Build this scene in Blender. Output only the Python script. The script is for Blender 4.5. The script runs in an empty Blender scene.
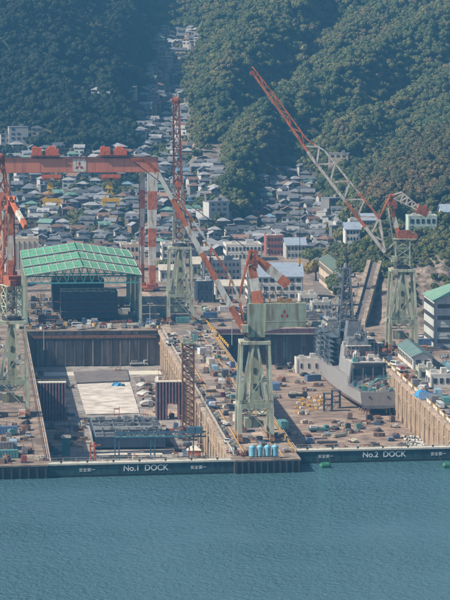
import bpy, math, random
import numpy as np
from mathutils import Vector, Matrix, noise as mnoise

random.seed(7)
rng = np.random.default_rng(11)
scene = bpy.context.scene
COL = scene.collection
R = math.radians

# ------------------------------------------------------------------ camera
FPX, CAMZ, YAW, PITCH = 3320.0, 154.0, R(4.6), math.atan(333 / 3320.0)
cam_d = bpy.data.cameras.new('camera')
cam = bpy.data.objects.new('camera', cam_d)
COL.objects.link(cam)
cam_d.sensor_fit = 'HORIZONTAL'
cam_d.sensor_width = 36.0
cam_d.lens = 36.0 * FPX / 450.0
cam_d.clip_start = 1.0
cam_d.clip_end = 20000.0
cam.location = (0, 0, CAMZ)
cam.rotation_euler = (math.pi / 2 - PITCH, 0, -YAW)
scene.camera = cam

# ------------------------------------------------------------------ sky + sun
SUN_AZ = R(104)         # degrees left of +Y (the dock axis): from the left, a little behind the camera
SUN_EL = R(42)
world = bpy.data.worlds.new('World')
scene.world = world
world.use_nodes = True
wn = world.node_tree.nodes
wl = world.node_tree.links
sky = wn.new('ShaderNodeTexSky')
sky.sky_type = 'NISHITA'
sky.sun_disc = False
sky.sun_elevation = SUN_EL
sky.sun_rotation = -SUN_AZ
sky.air_density = 1.0
sky.dust_density = 1.5
sky.ozone_density = 1.5
wl.new(sky.outputs[0], wn['Background'].inputs[0])
wn['Background'].inputs[1].default_value = 0.074
sun_d = bpy.data.lights.new('sun', 'SUN')
sun_d.energy = 5.0
sun_d.angle = R(0.5)
sun_d.color = (1.0, 0.875, 0.705)
sun = bpy.data.objects.new('sun', sun_d)
COL.objects.link(sun)
sdir = Vector((-math.sin(SUN_AZ) * math.cos(SUN_EL), math.cos(SUN_AZ) * math.cos(SUN_EL), math.sin(SUN_EL)))
sun.rotation_euler = (-sdir).to_track_quat('-Z', 'Y').to_euler()
sun.location = (-200, 1200, 500)
vs = scene.view_settings
vs.view_transform = 'Standard'
vs.look = 'None'
vs.gamma = 1.0
vs.use_curve_mapping = False
vs.exposure = 0.45
scene.cycles.max_bounces = 5
scene.cycles.diffuse_bounces = 2
scene.cycles.glossy_bounces = 2
scene.cycles.transparent_max_bounces = 6
scene.cycles.volume_bounces = 1

# ------------------------------------------------------------------ helpers
FW = Vector((math.sin(YAW), math.cos(YAW), 0))
RT = Vector((math.cos(YAW), -math.sin(YAW), 0))


def ground(px, py, z=4.0):
    """world point of the flat yard plane z that the design sketch puts at (px, py)"""
    d = CAMZ - z
    a = math.atan((py - 300) / FPX) + PITCH
    D = d / math.tan(a)
    depth = D * math.cos(PITCH) + d * math.sin(PITCH)
    p = FW * D + RT * ((px - 225) / FPX * depth)
    return Vector((p.x, p.y, z))


def cap(X, Y):
    D = X * FW.x + Y * FW.y
    return 225 + FPX * (X * RT.x + Y * RT.y) / D, D


def from_ud(u, D):
    p = FW * D + RT * ((u - 225) * D / FPX)
    return p.x, p.y


class MB:
    def __init__(s):
        s.v = []
        s.f = []

    def add(s, vs_, fs_):
        o = len(s.v)
        s.v.extend([tuple(v) for v in vs_])
        s.f.extend([tuple(i + o for i in f) for f in fs_])
        return s

    def box(s, c, size, rz=0.0, taper=1.0):
        hx, hy, hz = size[0] / 2, size[1] / 2, size[2] / 2
        cs, sn = math.cos(rz), math.sin(rz)
        vs_ = []
        for z, t in ((-hz, 1.0), (hz, taper)):
            for x, y in ((-hx, -hy), (hx, -hy), (hx, hy), (-hx, hy)):
                x *= t
                y *= t
                vs_.append((c[0] + x * cs - y * sn, c[1] + x * sn + y * cs, c[2] + z))
        return s.add(vs_, [(3, 2, 1, 0), (4, 5, 6, 7), (0, 1, 5, 4), (1, 2, 6, 5), (2, 3, 7, 6), (3, 0, 4, 7)])

    def bar(s, p0, p1, w, h=None, w1=None, h1=None):
        h = w if h is None else h
        w1 = w if w1 is None else w1
        h1 = h if h1 is None else h1
        p0 = Vector(p0)
        p1 = Vector(p1)
        d = (p1 - p0).normalized()
        up = Vector((0, 0, 1)) if abs(d.z) < 0.95 else Vector((0, 1, 0))
        r = d.cross(up).normalized()
        u = r.cross(d).normalized()
        vs_ = []
        for p, a, b in ((p0, w, h), (p1, w1, h1)):
            for i, j in ((-1, -1), (1, -1), (1, 1), (-1, 1)):
                vs_.append(p + r * (a / 2 * i) + u * (b / 2 * j))
        return s.add(vs_, [(0, 1, 2, 3), (7, 6, 5, 4), (4, 5, 1, 0), (5, 6, 2, 1), (6, 7, 3, 2), (7, 4, 0, 3)])

    def tube(s, p0, p1, r, n=8, r1=None):
        r1 = r if r1 is None else r1
        p0 = Vector(p0)
        p1 = Vector(p1)
        d = (p1 - p0).normalized()
        up = Vector((0, 0, 1)) if abs(d.z) < 0.95 else Vector((0, 1, 0))
        a = d.cross(up).normalized()
        b = a.cross(d).normalized()
        vs_ = []
        for p, rr in ((p0, r), (p1, r1)):
            for i in range(n):
                t = 2 * math.pi * i / n
                vs_.append(p + a * (rr * math.cos(t)) + b * (rr * math.sin(t)))
        fs_ = [tuple(range(n)), tuple(range(2 * n - 1, n - 1, -1))]
        for i in range(n):
            j = (i + 1) % n
            fs_.append((i, i + n, j + n, j))
        return s.add(vs_, fs_)

    def prism(s, poly, z0, z1):
        n = len(poly)
        vs_ = [(x, y, z0) for x, y in poly] + [(x, y, z1) for x, y in poly]
        fs_ = [tuple(range(n - 1, -1, -1)), tuple(range(n, 2 * n))]
        for i in range(n):
            j = (i + 1) % n
            fs_.append((i, j, j + n, i + n))
        return s.add(vs_, fs_)

    def extr(s, poly, axis, a, b):
        """polygon in the (horizontal, z) plane extruded along axis 'x' or 'y' from a to b"""
        n = len(poly)
        if axis == 'y':
            vs_ = [(x, a, z) for x, z in poly] + [(x, b, z) for x, z in poly]
        else:
            vs_ = [(a, y, z) for y, z in poly] + [(b, y, z) for y, z in poly]
        fs_ = [tuple(range(n - 1, -1, -1)), tuple(range(n, 2 * n))]
        for i in range(n):
            j = (i + 1) % n
            fs_.append((i, j, j + n, i + n))
        return s.add(vs_, fs_)

    def quad(s, *p):
        return s.add(p, [tuple(range(len(p)))])

    def mesh(s, name='mesh'):
        me = bpy.data.meshes.new(name)
        me.from_pydata(s.v, [], s.f)
        import bmesh
        bm = bmesh.new()
        bm.from_mesh(me)
        bmesh.ops.recalc_face_normals(bm, faces=bm.faces)
        bm.to_mesh(me)
        bm.free()
        return me


def link(name, data, mat=None, parent=None, loc=None, rz=0.0):
    if isinstance(data, MB):
        data = data.mesh(name)
    o = bpy.data.objects.new(name, data)
    COL.objects.link(o)
    if mat is not None:
        if len(data.materials) == 0:
            data.materials.append(mat)
        elif data.materials[0] is not mat:
            o.material_slots[0].link = 'OBJECT'
            o.material_slots[0].material = mat
    if parent is not None:
        o.parent = parent
    if loc is not None:
        o.location = loc
    if rz:
        o.rotation_euler = (0, 0, rz)
    return o


LABELS = {}


def tag(o, label, cat, group=None):
    if label in LABELS and not group:
        print('DUP LABEL', label)
    LABELS[label] = 1
    o['label'] = label
    o['category'] = cat
    if group:
        o['group'] = group
    return o


def thing(name, label, cat, loc=(0, 0, 0), rz=0.0, group=None):
    o = bpy.data.objects.new(name, None)
    o.empty_display_size = 0.5
    COL.objects.link(o)
    o.location = loc
    o.rotation_euler = (0, 0, rz)
    return tag(o, label, cat, group)


def part(name, mb, mat, parent, kind=None, label=None, loc=None, rz=0.0):
    o = link(name, mb, mat, parent, loc, rz)
    if kind:
        o['kind'] = kind
    if label:
        o['label'] = label
    return o


def struct(name, mb, mat, kind='structure', label=None):
    o = link(name, mb, mat)
    o['kind'] = kind
    if label:
        o['label'] = label
    return o


def copy_tree(o, parent=None):
    c = o.copy()
    COL.objects.link(c)
    c.parent = parent
    for ch in list(KIDS.get(o.name, [])):
        copy_tree(ch, c)
    return c


KIDS = {}


def note_kids(root):
    for ch in root.children:
        KIDS.setdefault(root.name, []).append(ch)
        note_kids(ch)


def clone(root, label, loc, rz, group=None, name=None):
    if root.name not in KIDS:
        note_kids(root)
    c = copy_tree(root)
    if name:
        c.name = name
    c.location = loc
    c.rotation_euler = (0, 0, rz)
    return tag(c, label, root['category'], group)


# ------------------------------------------------------------------ materials
MATS = {}


def mat(name, col, rough=0.7, var=0.25, scale=0.4, col2=None, streak=0.0, metal=0.0, bump=0.0, fine=3.0, spec=0.35, amount=0.5, rnd=0.0, bscale=None):
    """painted / weathered surface: base colour + broad noise + optional rust/dirt colour + vertical streaks"""
    if name in MATS:
        return MATS[name]
    m = bpy.data.materials.new(name)
    m.use_nodes = True
    nt = m.node_tree
    N, L = nt.nodes, nt.links
    b = N['Principled BSDF']
    b.inputs['Roughness'].default_value = rough
    b.inputs['Metallic'].default_value = metal
    b.inputs['Specular IOR Level'].default_value = spec
    geo = N.new('ShaderNodeNewGeometry')
    n1 = N.new('ShaderNodeTexNoise')
    n1.inputs['Scale'].default_value = scale
    n1.inputs['Detail'].default_value = 6
    n1.inputs['Roughness'].default_value = 0.65
    L.new(geo.outputs['Position'], n1.inputs['Vector'])
    mp = N.new('ShaderNodeMapRange')
    mp.inputs[1].default_value = 0.3
    mp.inputs[2].default_value = 0.7
    mp.inputs[3].default_value = 1.0 - var
    mp.inputs[4].default_value = 1.0 + var
    L.new(n1.outputs['Fac'], mp.inputs[0])
    mul = N.new('ShaderNodeMix')
    mul.data_type = 'RGBA'
    mul.blend_type = 'MULTIPLY'
    mul.inputs[0].default_value = 1.0
    mul.inputs[6].default_value = (*col, 1)
    L.new(mp.outputs[0], mul.inputs[7])
    out = mul.outputs[2]
    if rnd:
        oi = N.new('ShaderNodeObjectInfo')
        mr = N.new('ShaderNodeMapRange')
        mr.inputs[3].default_value = 1 - rnd
        mr.inputs[4].default_value = 1 + rnd
        L.new(oi.outputs['Random'], mr.inputs[0])
        mm = N.new('ShaderNodeMix')
        mm.data_type = 'RGBA'
        mm.blend_type = 'MULTIPLY'
        mm.inputs[0].default_value = 1.0
        L.new(out, mm.inputs[6])
        L.new(mr.outputs[0], mm.inputs[7])
        out = mm.outputs[2]
    if col2 is not None:
        n2 = N.new('ShaderNodeTexNoise')
        n2.inputs['Scale'].default_value = fine
        n2.inputs['Detail'].default_value = 5
        vec = geo.outputs['Position']
        if streak:
            vm = N.new('ShaderNodeVectorMath')
            vm.operation = 'MULTIPLY'
            vm.inputs[1].default_value = (1, 1, 1 - streak)
            L.new(vec, vm.inputs[0])
            vec = vm.outputs[0]
        L.new(vec, n2.inputs['Vector'])
        m2 = N.new('ShaderNodeMapRange')
        m2.inputs[1].default_value = 0.62 - amount * 0.25
        m2.inputs[2].default_value = 0.80 - amount * 0.2
        m2.inputs[3].default_value = 0.0
        m2.inputs[4].default_value = 0.9
        L.new(n2.outputs['Fac'], m2.inputs[0])
        mx = N.new('ShaderNodeMix')
        mx.data_type = 'RGBA'
        L.new(m2.outputs[0], mx.inputs[0])
        L.new(out, mx.inputs[6])
        mx.inputs[7].default_value = (*col2, 1)
        out = mx.outputs[2]
    L.new(out, b.inputs['Base Color'])
    if bump:
        bp = N.new('ShaderNodeBump')
        bp.inputs['Strength'].default_value = 0.6
        bp.inputs['Distance'].default_value = bump
        n3 = N.new('ShaderNodeTexNoise')
        n3.inputs['Scale'].default_value = bscale or fine
        n3.inputs['Detail'].default_value = 5
        L.new(geo.outputs['Position'], n3.inputs['Vector'])
        L.new(n3.outputs['Fac'], bp.inputs['Height'])
        L.new(bp.outputs[0], b.inputs['Normal'])
    MATS[name] = m
    return m


RUST = (0.13, 0.055, 0.03)
M_CONC = mat('apron_concrete', (0.27, 0.215, 0.17), 0.9, 0.45, 0.06, (0.12, 0.10, 0.09), fine=0.3, amount=0.75, bump=0.02)
M_PIER = mat('pier_concrete', (0.275, 0.215, 0.168), 0.9, 0.45, 0.09, (0.11, 0.09, 0.08), fine=0.3, amount=0.75, bump=0.02)
M_ROAD = mat('yard_asphalt', (0.17, 0.15, 0.145), 0.9, 0.3, 0.12, (0.10, 0.09, 0.085), fine=0.5)
M_FLOOR = mat('dock_floor', (0.30, 0.225, 0.175), 0.85, 0.45, 0.05, (0.14, 0.10, 0.085), fine=0.25, amount=0.7, bump=0.02)
M_FLOOR1 = mat('dock_floor_grey', (0.29, 0.27, 0.25), 0.85, 0.35, 0.06, (0.13, 0.11, 0.105), fine=0.25, amount=0.6, bump=0.02)
M_WALL = mat('dock_wall_concrete', (0.35, 0.265, 0.185), 0.9, 0.3, 0.2, (0.13, 0.09, 0.07), streak=0.85, fine=0.9, amount=0.6)
M_WALLD = mat('dock_head_panel', (0.19, 0.16, 0.145), 0.85, 0.3, 0.2, (0.10, 0.06, 0.045), streak=0.9, fine=0.7, amount=0.7, rnd=0.5)
M_GATE = mat('gate_teal', (0.030, 0.075, 0.085), 0.55, 0.35, 0.3, (0.02, 0.028, 0.028), streak=0.7, fine=0.8, amount=0.6)
M_GATEDK = mat('gate_fouled', (0.012, 0.02, 0.02), 0.6, 0.3, 0.6)
M_PALE = mat('pale_paint', (0.62, 0.60, 0.52), 0.7, 0.15, 0.6, (0.3, 0.22, 0.14), fine=1.2, amount=0.3)
M_WHITE = mat('white_paint', (0.60, 0.58, 0.53), 0.65, 0.18, 0.5, (0.30, 0.18, 0.12), streak=0.8, fine=0.9, amount=0.55)
M_LETTER = mat('letter_white', (0.78, 0.78, 0.74), 0.7, 0.08, 1.0)
M_RED = mat('crane_red', (0.50, 0.155, 0.07), 0.65, 0.3, 0.5, (0.19, 0.075, 0.05), streak=0.6, fine=0.9, amount=0.6)
M_REDDK = mat('crane_red_worn', (0.33, 0.10, 0.055), 0.7, 0.3, 0.6, (0.10, 0.045, 0.035), streak=0.5, fine=1.1, amount=0.6)
M_BEAM = mat('gantry_red', (0.52, 0.18, 0.105), 0.6, 0.10, 0.15, (0.25, 0.085, 0.06), streak=0.9, fine=0.35, amount=0.35)
M_ORANGE = mat('trolley_orange', (0.55, 0.13, 0.05), 0.6, 0.25, 0.8, RUST, fine=1.5, amount=0.4)
M_GREEN = mat('crane_green', (0.295, 0.345, 0.265), 0.6, 0.15, 0.4, (0.17, 0.13, 0.075), streak=0.85, fine=0.8, amount=0.6)
M_GREENL = mat('crane_green_light', (0.41, 0.45, 0.35), 0.6, 0.15, 0.4, (0.22, 0.16, 0.09), streak=0.85, fine=0.9, amount=0.55)
M_ROOFG = mat('roof_green', (0.095, 0.35, 0.215), 0.6, 0.3, 0.15, (0.16, 0.35, 0.25), streak=0.0, fine=0.4, amount=0.5)
M_RUST = mat('rusty_steel', (0.20, 0.095, 0.055), 0.9, 0.4, 0.7, (0.08, 0.04, 0.03), fine=1.5, amount=0.5)
M_BOGIE = mat('bogie_rust', (0.30, 0.16, 0.08), 0.85, 0.35, 1.0, (0.08, 0.05, 0.04), fine=1.5, amount=0.5)
M_DARK = mat('dark_steel', (0.05, 0.052, 0.06), 0.7, 0.35, 0.8)
M_NAVY = mat('navy_steel', (0.035, 0.055, 0.095), 0.7, 0.35, 0.5, (0.07, 0.04, 0.04), streak=0.6, fine=0.8, amount=0.4)
M_PLUM = mat('plum_steel', (0.125, 0.062, 0.085), 0.75, 0.3, 0.6, (0.05, 0.03, 0.03), streak=0.8, fine=1.0, amount=0.5)
M_YELLOW = mat('yellow_paint', (0.62, 0.36, 0.05), 0.6, 0.2, 0.8, (0.3, 0.18, 0.06), fine=1.5, amount=0.35)
M_BLUE = mat('blue_paint', (0.045, 0.125, 0.20), 0.6, 0.25, 0.7, (0.06, 0.09, 0.10), fine=1.3, amount=0.4)
M_CYAN = mat('light_blue_paint', (0.16, 0.40, 0.52), 0.5, 0.15, 0.7, (0.1, 0.2, 0.25), streak=0.7, fine=1.0, amount=0.35)
M_TEAL = mat('teal_paint', (0.06, 0.27, 0.27), 0.6, 0.25, 0.7, (0.08, 0.12, 0.11), fine=1.2, amount=0.4)
M_SHIP = mat('ship_grey', (0.265, 0.27, 0.28), 0.55, 0.10, 0.25, (0.24, 0.22, 0.21), streak=0.85, fine=0.8, amount=0.35)
M_SHIPD = mat('ship_grey_dark', (0.165, 0.18, 0.20), 0.6, 0.2, 0.4, (0.08, 0.085, 0.1), fine=0.8, amount=0.5)
M_SHIPDECK = mat('ship_deck', (0.22, 0.20, 0.20), 0.8, 0.35, 0.4, (0.12, 0.09, 0.08), fine=0.9, amount=0.5)
M_HULLRED = mat('hull_red', (0.24, 0.17, 0.165), 0.6, 0.25, 0.4, (0.16, 0.07, 0.06), fine=0.6, amount=0.4)
M_NET = mat('scaffold_net', (0.085, 0.115, 0.145), 0.9, 0.4, 0.6, (0.08, 0.1, 0.12), fine=1.2, amount=0.5)
M_GLASS = mat('window_glass', (0.035, 0.05, 0.065), 0.15, 0.4, 0.3, spec=0.6)
M_WALLW = mat('plaster_white', (0.60, 0.59, 0.56), 0.8, 0.1, 0.2, (0.36, 0.33, 0.3), streak=0.85, fine=0.5, amount=0.35)
M_WALLT = mat('plaster_tan', (0.52, 0.43, 0.33), 0.8, 0.12, 0.2, (0.3, 0.24, 0.19), streak=0.85, fine=0.5, amount=0.4)
M_WALLG = mat('render_grey', (0.42, 0.43, 0.42), 0.85, 0.15, 0.2, (0.25, 0.24, 0.22), streak=0.85, fine=0.5, amount=0.45)
M_ROOFBL = mat('roof_blue_grey', (0.27, 0.33, 0.41), 0.6, 0.1, 0.2, (0.2, 0.24, 0.3), fine=0.6, amount=0.4)
M_ROOFPALE = mat('roof_pale', (0.48, 0.45, 0.40), 0.7, 0.15, 0.3, (0.3, 0.25, 0.2), fine=0.6, amount=0.4)
M_TARP = mat('white_tarp', (0.60, 0.56, 0.51), 0.8, 0.2, 0.08, (0.36, 0.31, 0.27), fine=0.18, amount=0.7, bump=0.05, bscale=0.4)
M_BTARP = mat('blue_tarp', (0.05, 0.26, 0.50), 0.5, 0.2, 0.8, bump=0.1, bscale=1.2)
M_TYRE = mat('tyre_rubber', (0.02, 0.02, 0.02), 0.9, 0.2, 2.0)
M_ROCK = mat('cut_rock', (0.23, 0.185, 0.16), 0.95, 0.5, 0.1, (0.07, 0.065, 0.045), fine=0.35, amount=0.85, bump=1.8, bscale=0.35, streak=.5)
M_FENDER = mat('fender_green', (0.03, 0.16, 0.10), 0.6, 0.3, 0.8, (0.03, 0.05, 0.04), fine=1.0)
M_CABLE = mat('black_cable', (0.03, 0.03, 0.035), 0.6, 0.1, 1.0)
M_LOGO = mat('logo_red', (0.30, 0.03, 0.05), 0.6, 0.1, 1.0)
M_TRUNK = mat('bark', (0.08, 0.06, 0.045), 0.95, 0.3, 2.0)

# ------------------------------------------------------------------ water, ground, docks
def quay(x):
    return 994.0 + 0.077 * x


def water_mat():
    m = bpy.data.materials.new('sea_water')
    m.use_nodes = True
    N, L = m.node_tree.nodes, m.node_tree.links
    b = N['Principled BSDF']
    b.inputs['Base Color'].default_value = (0.062, 0.148, 0.185, 1)
    b.inputs['Roughness'].default_value = 0.07
    b.inputs['IOR'].default_value = 1.33
    geo = N.new('ShaderNodeNewGeometry')
    wn_ = N.new('ShaderNodeTexNoise')
    wn_.inputs['Scale'].default_value = 0.012
    wn_.inputs['Detail'].default_value = 4
    L.new(geo.outputs['Position'], wn_.inputs['Vector'])
    wr = N.new('ShaderNodeMapRange')
    wr.inputs[1].default_value = .35
    wr.inputs[2].default_value = .65
    wr.inputs[3].default_value = .3
    wr.inputs[4].default_value = 1.0
    L.new(wn_.outputs['Fac'], wr.inputs[0])
    prev = None
    for sc_, dist, asp in ((0.07, 0.4, 1.2), (0.40, 0.95, 1.5), (0.85, 0.85, 1.5), (2.0, 0.32, 1.3)):
        vm = N.new('ShaderNodeVectorMath')
        vm.operation = 'MULTIPLY'
        vm.inputs[1].default_value = (1.0, 1.0 / asp, 1)
        L.new(geo.outputs['Position'], vm.inputs[0])
        n = N.new('ShaderNodeTexNoise')
        n.inputs['Scale'].default_value = sc_
        n.inputs['Detail'].default_value = 3
        n.inputs['Distortion'].default_value = 0.6
        L.new(vm.outputs[0], n.inputs['Vector'])
        bp = N.new('ShaderNodeBump')
        L.new(wr.outputs[0], bp.inputs['Strength'])
        bp.inputs['Distance'].default_value = dist
        L.new(n.outputs['Fac'], bp.inputs['Height'])
        if prev is not None:
            L.new(prev, bp.inputs['Normal'])
        prev = bp.outputs[0]
    L.new(prev, b.inputs['Normal'])
    return m


M_WATER = water_mat()
mb = MB()
mb.quad((-2500, -900, 0), (2500, -900, 0), (2500, 1026, 0), (-2500, 1026, 0))
struct('water', mb, M_WATER)

D1 = (26.5, 83.3)
D2 = (104.0, 160.8)
DEND = 1370.0
ZF = -11.0
GZ = 4.0
# yard slabs, butted end to end; their inner faces back the dock walls
mb = MB().prism([(-700, quay(-700)), (D1[0], quay(D1[0])), (D1[0], DEND), (-700, DEND)], -14, GZ)
struct('quay_left', mb, M_PIER)
mb = MB().prism([(D1[1], quay(D1[1])), (D2[0], quay(D2[0])), (D2[0], DEND), (D1[1], DEND)], -14, GZ)
pier = struct('pier', mb, M_PIER)
mb = MB().prism([(D2[1], 1024.0), (800, 1040), (800, DEND), (D2[1], DEND)], -14, GZ)
struct('quay_right', mb, M_PIER)
mb = MB().prism([(-700, DEND + .001), (800, DEND + .001), (900, 1780), (-800, 1780)], -14, GZ)
yard = struct('yard_ground', mb, M_CONC)
mb = MB().quad((D1[0], quay(20) + 2, ZF), (D1[1], quay(60) + 2, ZF), (D1[1], DEND, ZF), (D1[0], DEND, ZF))
dock1_floor = struct('dock_floor_1', mb, M_FLOOR1)
mb = MB().quad((D2[0], 1022, ZF), (D2[1], 1026, ZF), (D2[1], DEND, ZF), (D2[0], DEND, ZF))
dock2_floor = struct('dock_floor_2', mb, M_FLOOR)


def slab_sheet(name, pts, m, z, parent):
    """flat sheet a few mm proud of what it lies on"""
    mb_ = MB().quad(*[(x, y, z) for x, y in pts])
    return part(name, mb_, m, parent)


# concrete bays on the pier and yard: separately cast slabs in slightly different tones
M_BAY = [mat('bay_%d' % i, c, 0.9, 0.35, 0.15, (0.13, 0.105, 0.095), fine=0.4, amount=a) for i, (c, a) in enumerate((
    ((0.40, 0.31, 0.24), 0.4), ((0.26, 0.22, 0.19), 0.65), ((0.33, 0.26, 0.205), 0.55), ((0.20, 0.175, 0.16), 0.65)))]
for x0_, x1_ in ((87.35, 89.1), (97.5, 99.15)):
    for y0 in np.arange(1008, 1366, 24.0):
        part('track_bed', MB().quad((x0_, y0, GZ + .006), (x1_, y0, GZ + .006), (x1_, y0 + 23.7, GZ + .006), (x0_, y0 + 23.7, GZ + .006)), M_BAY[0 if int(y0) % 3 else 2], pier)
k = 0
for y0 in np.arange(1012, 1366, 17.0):
    for x0, x1 in ((84.2, 87.4), (89.2, 93.6), (93.75, 97.4), (99.2, 103.2)):
        mb = MB().quad((x0, y0, GZ + .006), (x1, y0, GZ + .006), (x1, y0 + 16.8, GZ + .006), (x0, y0 + 16.8, GZ + .006))
        part('concrete_bay', mb, M_BAY[(k * 7 + int(y0)) % 4], pier)
        k += 1


def dock_wall(label, x, y0, y1, side, m, step, name='dock_wall'):
    """long side wall: recessed panels between buttresses under a coping"""
    w = struct(name, MB().box((x + side * 0.15, (y0 + y1) / 2, (ZF + GZ) / 2 - .4), (0.3, y1 - y0 - .02, GZ - ZF - .9)), m, label=label)
    n = int((y1 - y0) / step)
    bt = MB().extr([(0, ZF), (side * .6, ZF), (side * .4, GZ - 1.6), (0, GZ - 1.6)], 'y', -0.4, 0.4).mesh('buttress')
    pn = MB().box((side * .45, 0, 0), (0.3, step - 1.6, 5.1)).mesh('wall_panel')
    for i in range(n):
        yc = y0 + (i + .5) * step
        part('buttress', bt, m, w, loc=(x + side * .3, yc - step / 2 + .6, 0))
        part('wall_panel', pn, m, w, loc=(x, yc + .3, GZ - 4.6))
        part('wall_panel', pn, m, w, loc=(x, yc + .3, GZ - 10.2))
    part('coping', MB().box((x + side * .55, (y0 + y1) / 2, GZ - .55), (1.1, y1 - y0 - .02, 1.0)), M_BAY[0], w)
    for z in (GZ - 5.2,):
        part('ledge', MB().box((x + side * .65, (y0 + y1) / 2, z), (0.6, y1 - y0 - .06, 0.35)), m, w)
    return w


dock_wall('sunlit right side wall of the first dock', D1[1], 1006, DEND - 1, -1, M_WALL, 11.4)
dock_wall('sunlit right side wall of the second dock', D2[1], 1027, DEND - 1, -1, M_WALL, 11.4)
dock_wall('left side wall of the first dock', D1[0], 1004, DEND - 1, 1, M_WALL, 22.8)
dock_wall('left side wall of the second dock', D2[0], 1024, DEND - 1, 1, M_WALL, 22.8)

# head wall of dock 1: wide dark panels between ribs
hw = struct('dock_head_wall', MB().box(((D1[0] + D1[1]) / 2, DEND - .2, (ZF + GZ) / 2), (D1[1] - D1[0] - 3.2, .38, GZ - ZF - .1)), M_WALLD, label='brown panelled head wall of the first dock')
nP = 14
pw = (D1[1] - D1[0] - 3.6) / nP
for i in range(nP):
    xc = D1[0] + 1.8 + pw * (i + .5)
    part('panel', MB().box((xc, DEND - .55, ZF + 5.6), (pw - .9, .3, 10.2)), M_WALLD, hw)
    part('rib', MB().box((xc - pw / 2 + .2, DEND - .9, ZF + 5.7), (.6, 1.0, 10.9)), M_WALLD, hw)
part('cap_beam', MB().box(((D1[0] + D1[1]) / 2, DEND - 1.0, GZ - 2.6), (D1[1] - D1[0] - 3.4, 1.6, 1.1)), M_RUST, hw)
for i in range(7):
    xc = D1[0] + 5 + i * 7.8
    part('upper_panel', MB().box((xc, DEND - .6, GZ - 1.15), (7.2, .5, 1.5)), M_WALLD, hw)
part('coping', MB().box(((D1[0] + D1[1]) / 2, DEND - .8, GZ - .12), (D1[1] - D1[0] - 3.2, 1.5, .3)), M_CONC, hw)

M_DOOR = mat('bulkhead_door', (0.12, 0.15, 0.18), 0.7, 0.3, 0.4, (0.07, 0.06, 0.06), streak=.8, fine=.8, amount=.5, rnd=.35)
# head of dock 2: steel bulkhead with dark doors in a plum frame
bh = struct('dock_bulkhead', MB().box(((D2[0] + D2[1]) / 2, DEND - .3, (ZF + GZ) / 2), (D2[1] - D2[0] - 3.2, .5, GZ - ZF)), M_NAVY, label='dark steel bulkhead with plum frames at the head of the second dock')
for i in range(9):
    xc = D2[0] + 4 + i * 6.1
    part('frame', MB().box((xc, DEND - 1.0, ZF + 7.4), (1.0, 1.0, 14.6)), M_PLUM, bh)
    if i < 8:
        for j in range(4):
            part('door_leaf', MB().box((xc + 1.2 + j * 1.32, DEND - .8, ZF + 6.4), (1.15, .25, 12.2)), M_DOOR, bh)
part('header', MB().box(((D2[0] + D2[1]) / 2, DEND - 1.2, GZ - 1.2), (D2[1] - D2[0] - 3.4, 1.3, 2.2)), M_PLUM, bh)


# ------------------------------------------------------------------ dock gates with lettering
def text_mesh(txt, size, depth=0.04):
    cu = bpy.data.curves.new('lettering', 'FONT')
    cu.body = txt
    cu.size = size
    cu.extrude = depth
    cu.offset = size * .012 if txt.isascii() else 0
    o = bpy.data.objects.new('lettering', cu)
    COL.objects.link(o)
    dg = bpy.context.evaluated_depsgraph_get()
    me = bpy.data.meshes.new_from_object(o.evaluated_get(dg))
    bpy.data.objects.remove(o)
    bpy.data.curves.remove(cu)
    me.materials.clear()
    return me


def letters(txt, size):
    """one mesh per character with its offset along the line"""
    out = []
    mx = lambda m_: max(v.co.x for v in m_.vertices)
    tot = mx(text_mesh(txt, size))
    for i, ch in enumerate(txt):
        if ch == ' ':
            continue
        m_ = text_mesh(ch, size)
        out.append((m_, mx(text_mesh(txt[:i + 1], size)) - mx(m_) - tot / 2))
    return out


def gate(name, label, xa, ya, xb, yb, words):
    L_ = math.hypot(xb - xa, yb - ya)
    rz = math.atan2(yb - ya, xb - xa)
    t = thing(name, label, 'dock gate', (xa, ya, 0), rz)
    part('hull', MB().box((L_ / 2, 2.6, -3.95), (L_, 5.2, 15.3)), M_GATE, t)
    part('waterline_fouling', MB().box((L_ / 2, -.05, .1), (L_ - .3, .12, .9)), M_GATEDK, t)
    part('top_kerb', MB().box((L_ / 2, .35, 3.95), (L_ - .1, .6, .6)), M_PALE, t)
    part('deck', MB().box((L_ / 2, 2.75, 3.76), (L_ - .3, 4.0, .2)), M_PALE, t)
    part('rubbing_strake', MB().box((L_ / 2, -.1, 3.45), (L_ - .3, .25, .22)), M_GATEDK, t)
    part('rear_kerb', MB().box((L_ / 2, 4.9, 3.9), (L_ - .1, .5, .5)), M_WHITE, t)
    n = int(L_ / 8)
    bl = MB().tube((0, 0, 0), (0, 0, .7), .28, 8).tube((0, 0, .7), (0, 0, .9), .42, 8).mesh('bollard')
    for i in range(n):
        part('bollard', bl, M_DARK, t, loc=(4 + i * 8, 1.4, 3.86))
    ps = MB().box((0, 0, 1.0), (.08, .08, 1.1)).mesh('post')
    rl = MB()
    for h in (.75, 1.4):
        rl.bar((1, 4.9, 4.1 + h - .3), (L_ - 1, 4.9, 4.1 + h - .3), .06)
    for i in range(int(L_ / 4)):
        rl.box((1 + i * 4, 4.9, 4.6), (.08, .08, 1.0))
    part('handrail', rl, M_PALE, t)
    for txt, px, size in words:
        for me, dx in letters(txt, size):
            o = part('letter', me, M_LETTER, t)
            o.rotation_euler = (R(90), 0, 0)
            o.location = (px - xa + dx, -.06, 1.55 if size > 1.5 else 1.7)
    return t


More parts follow.
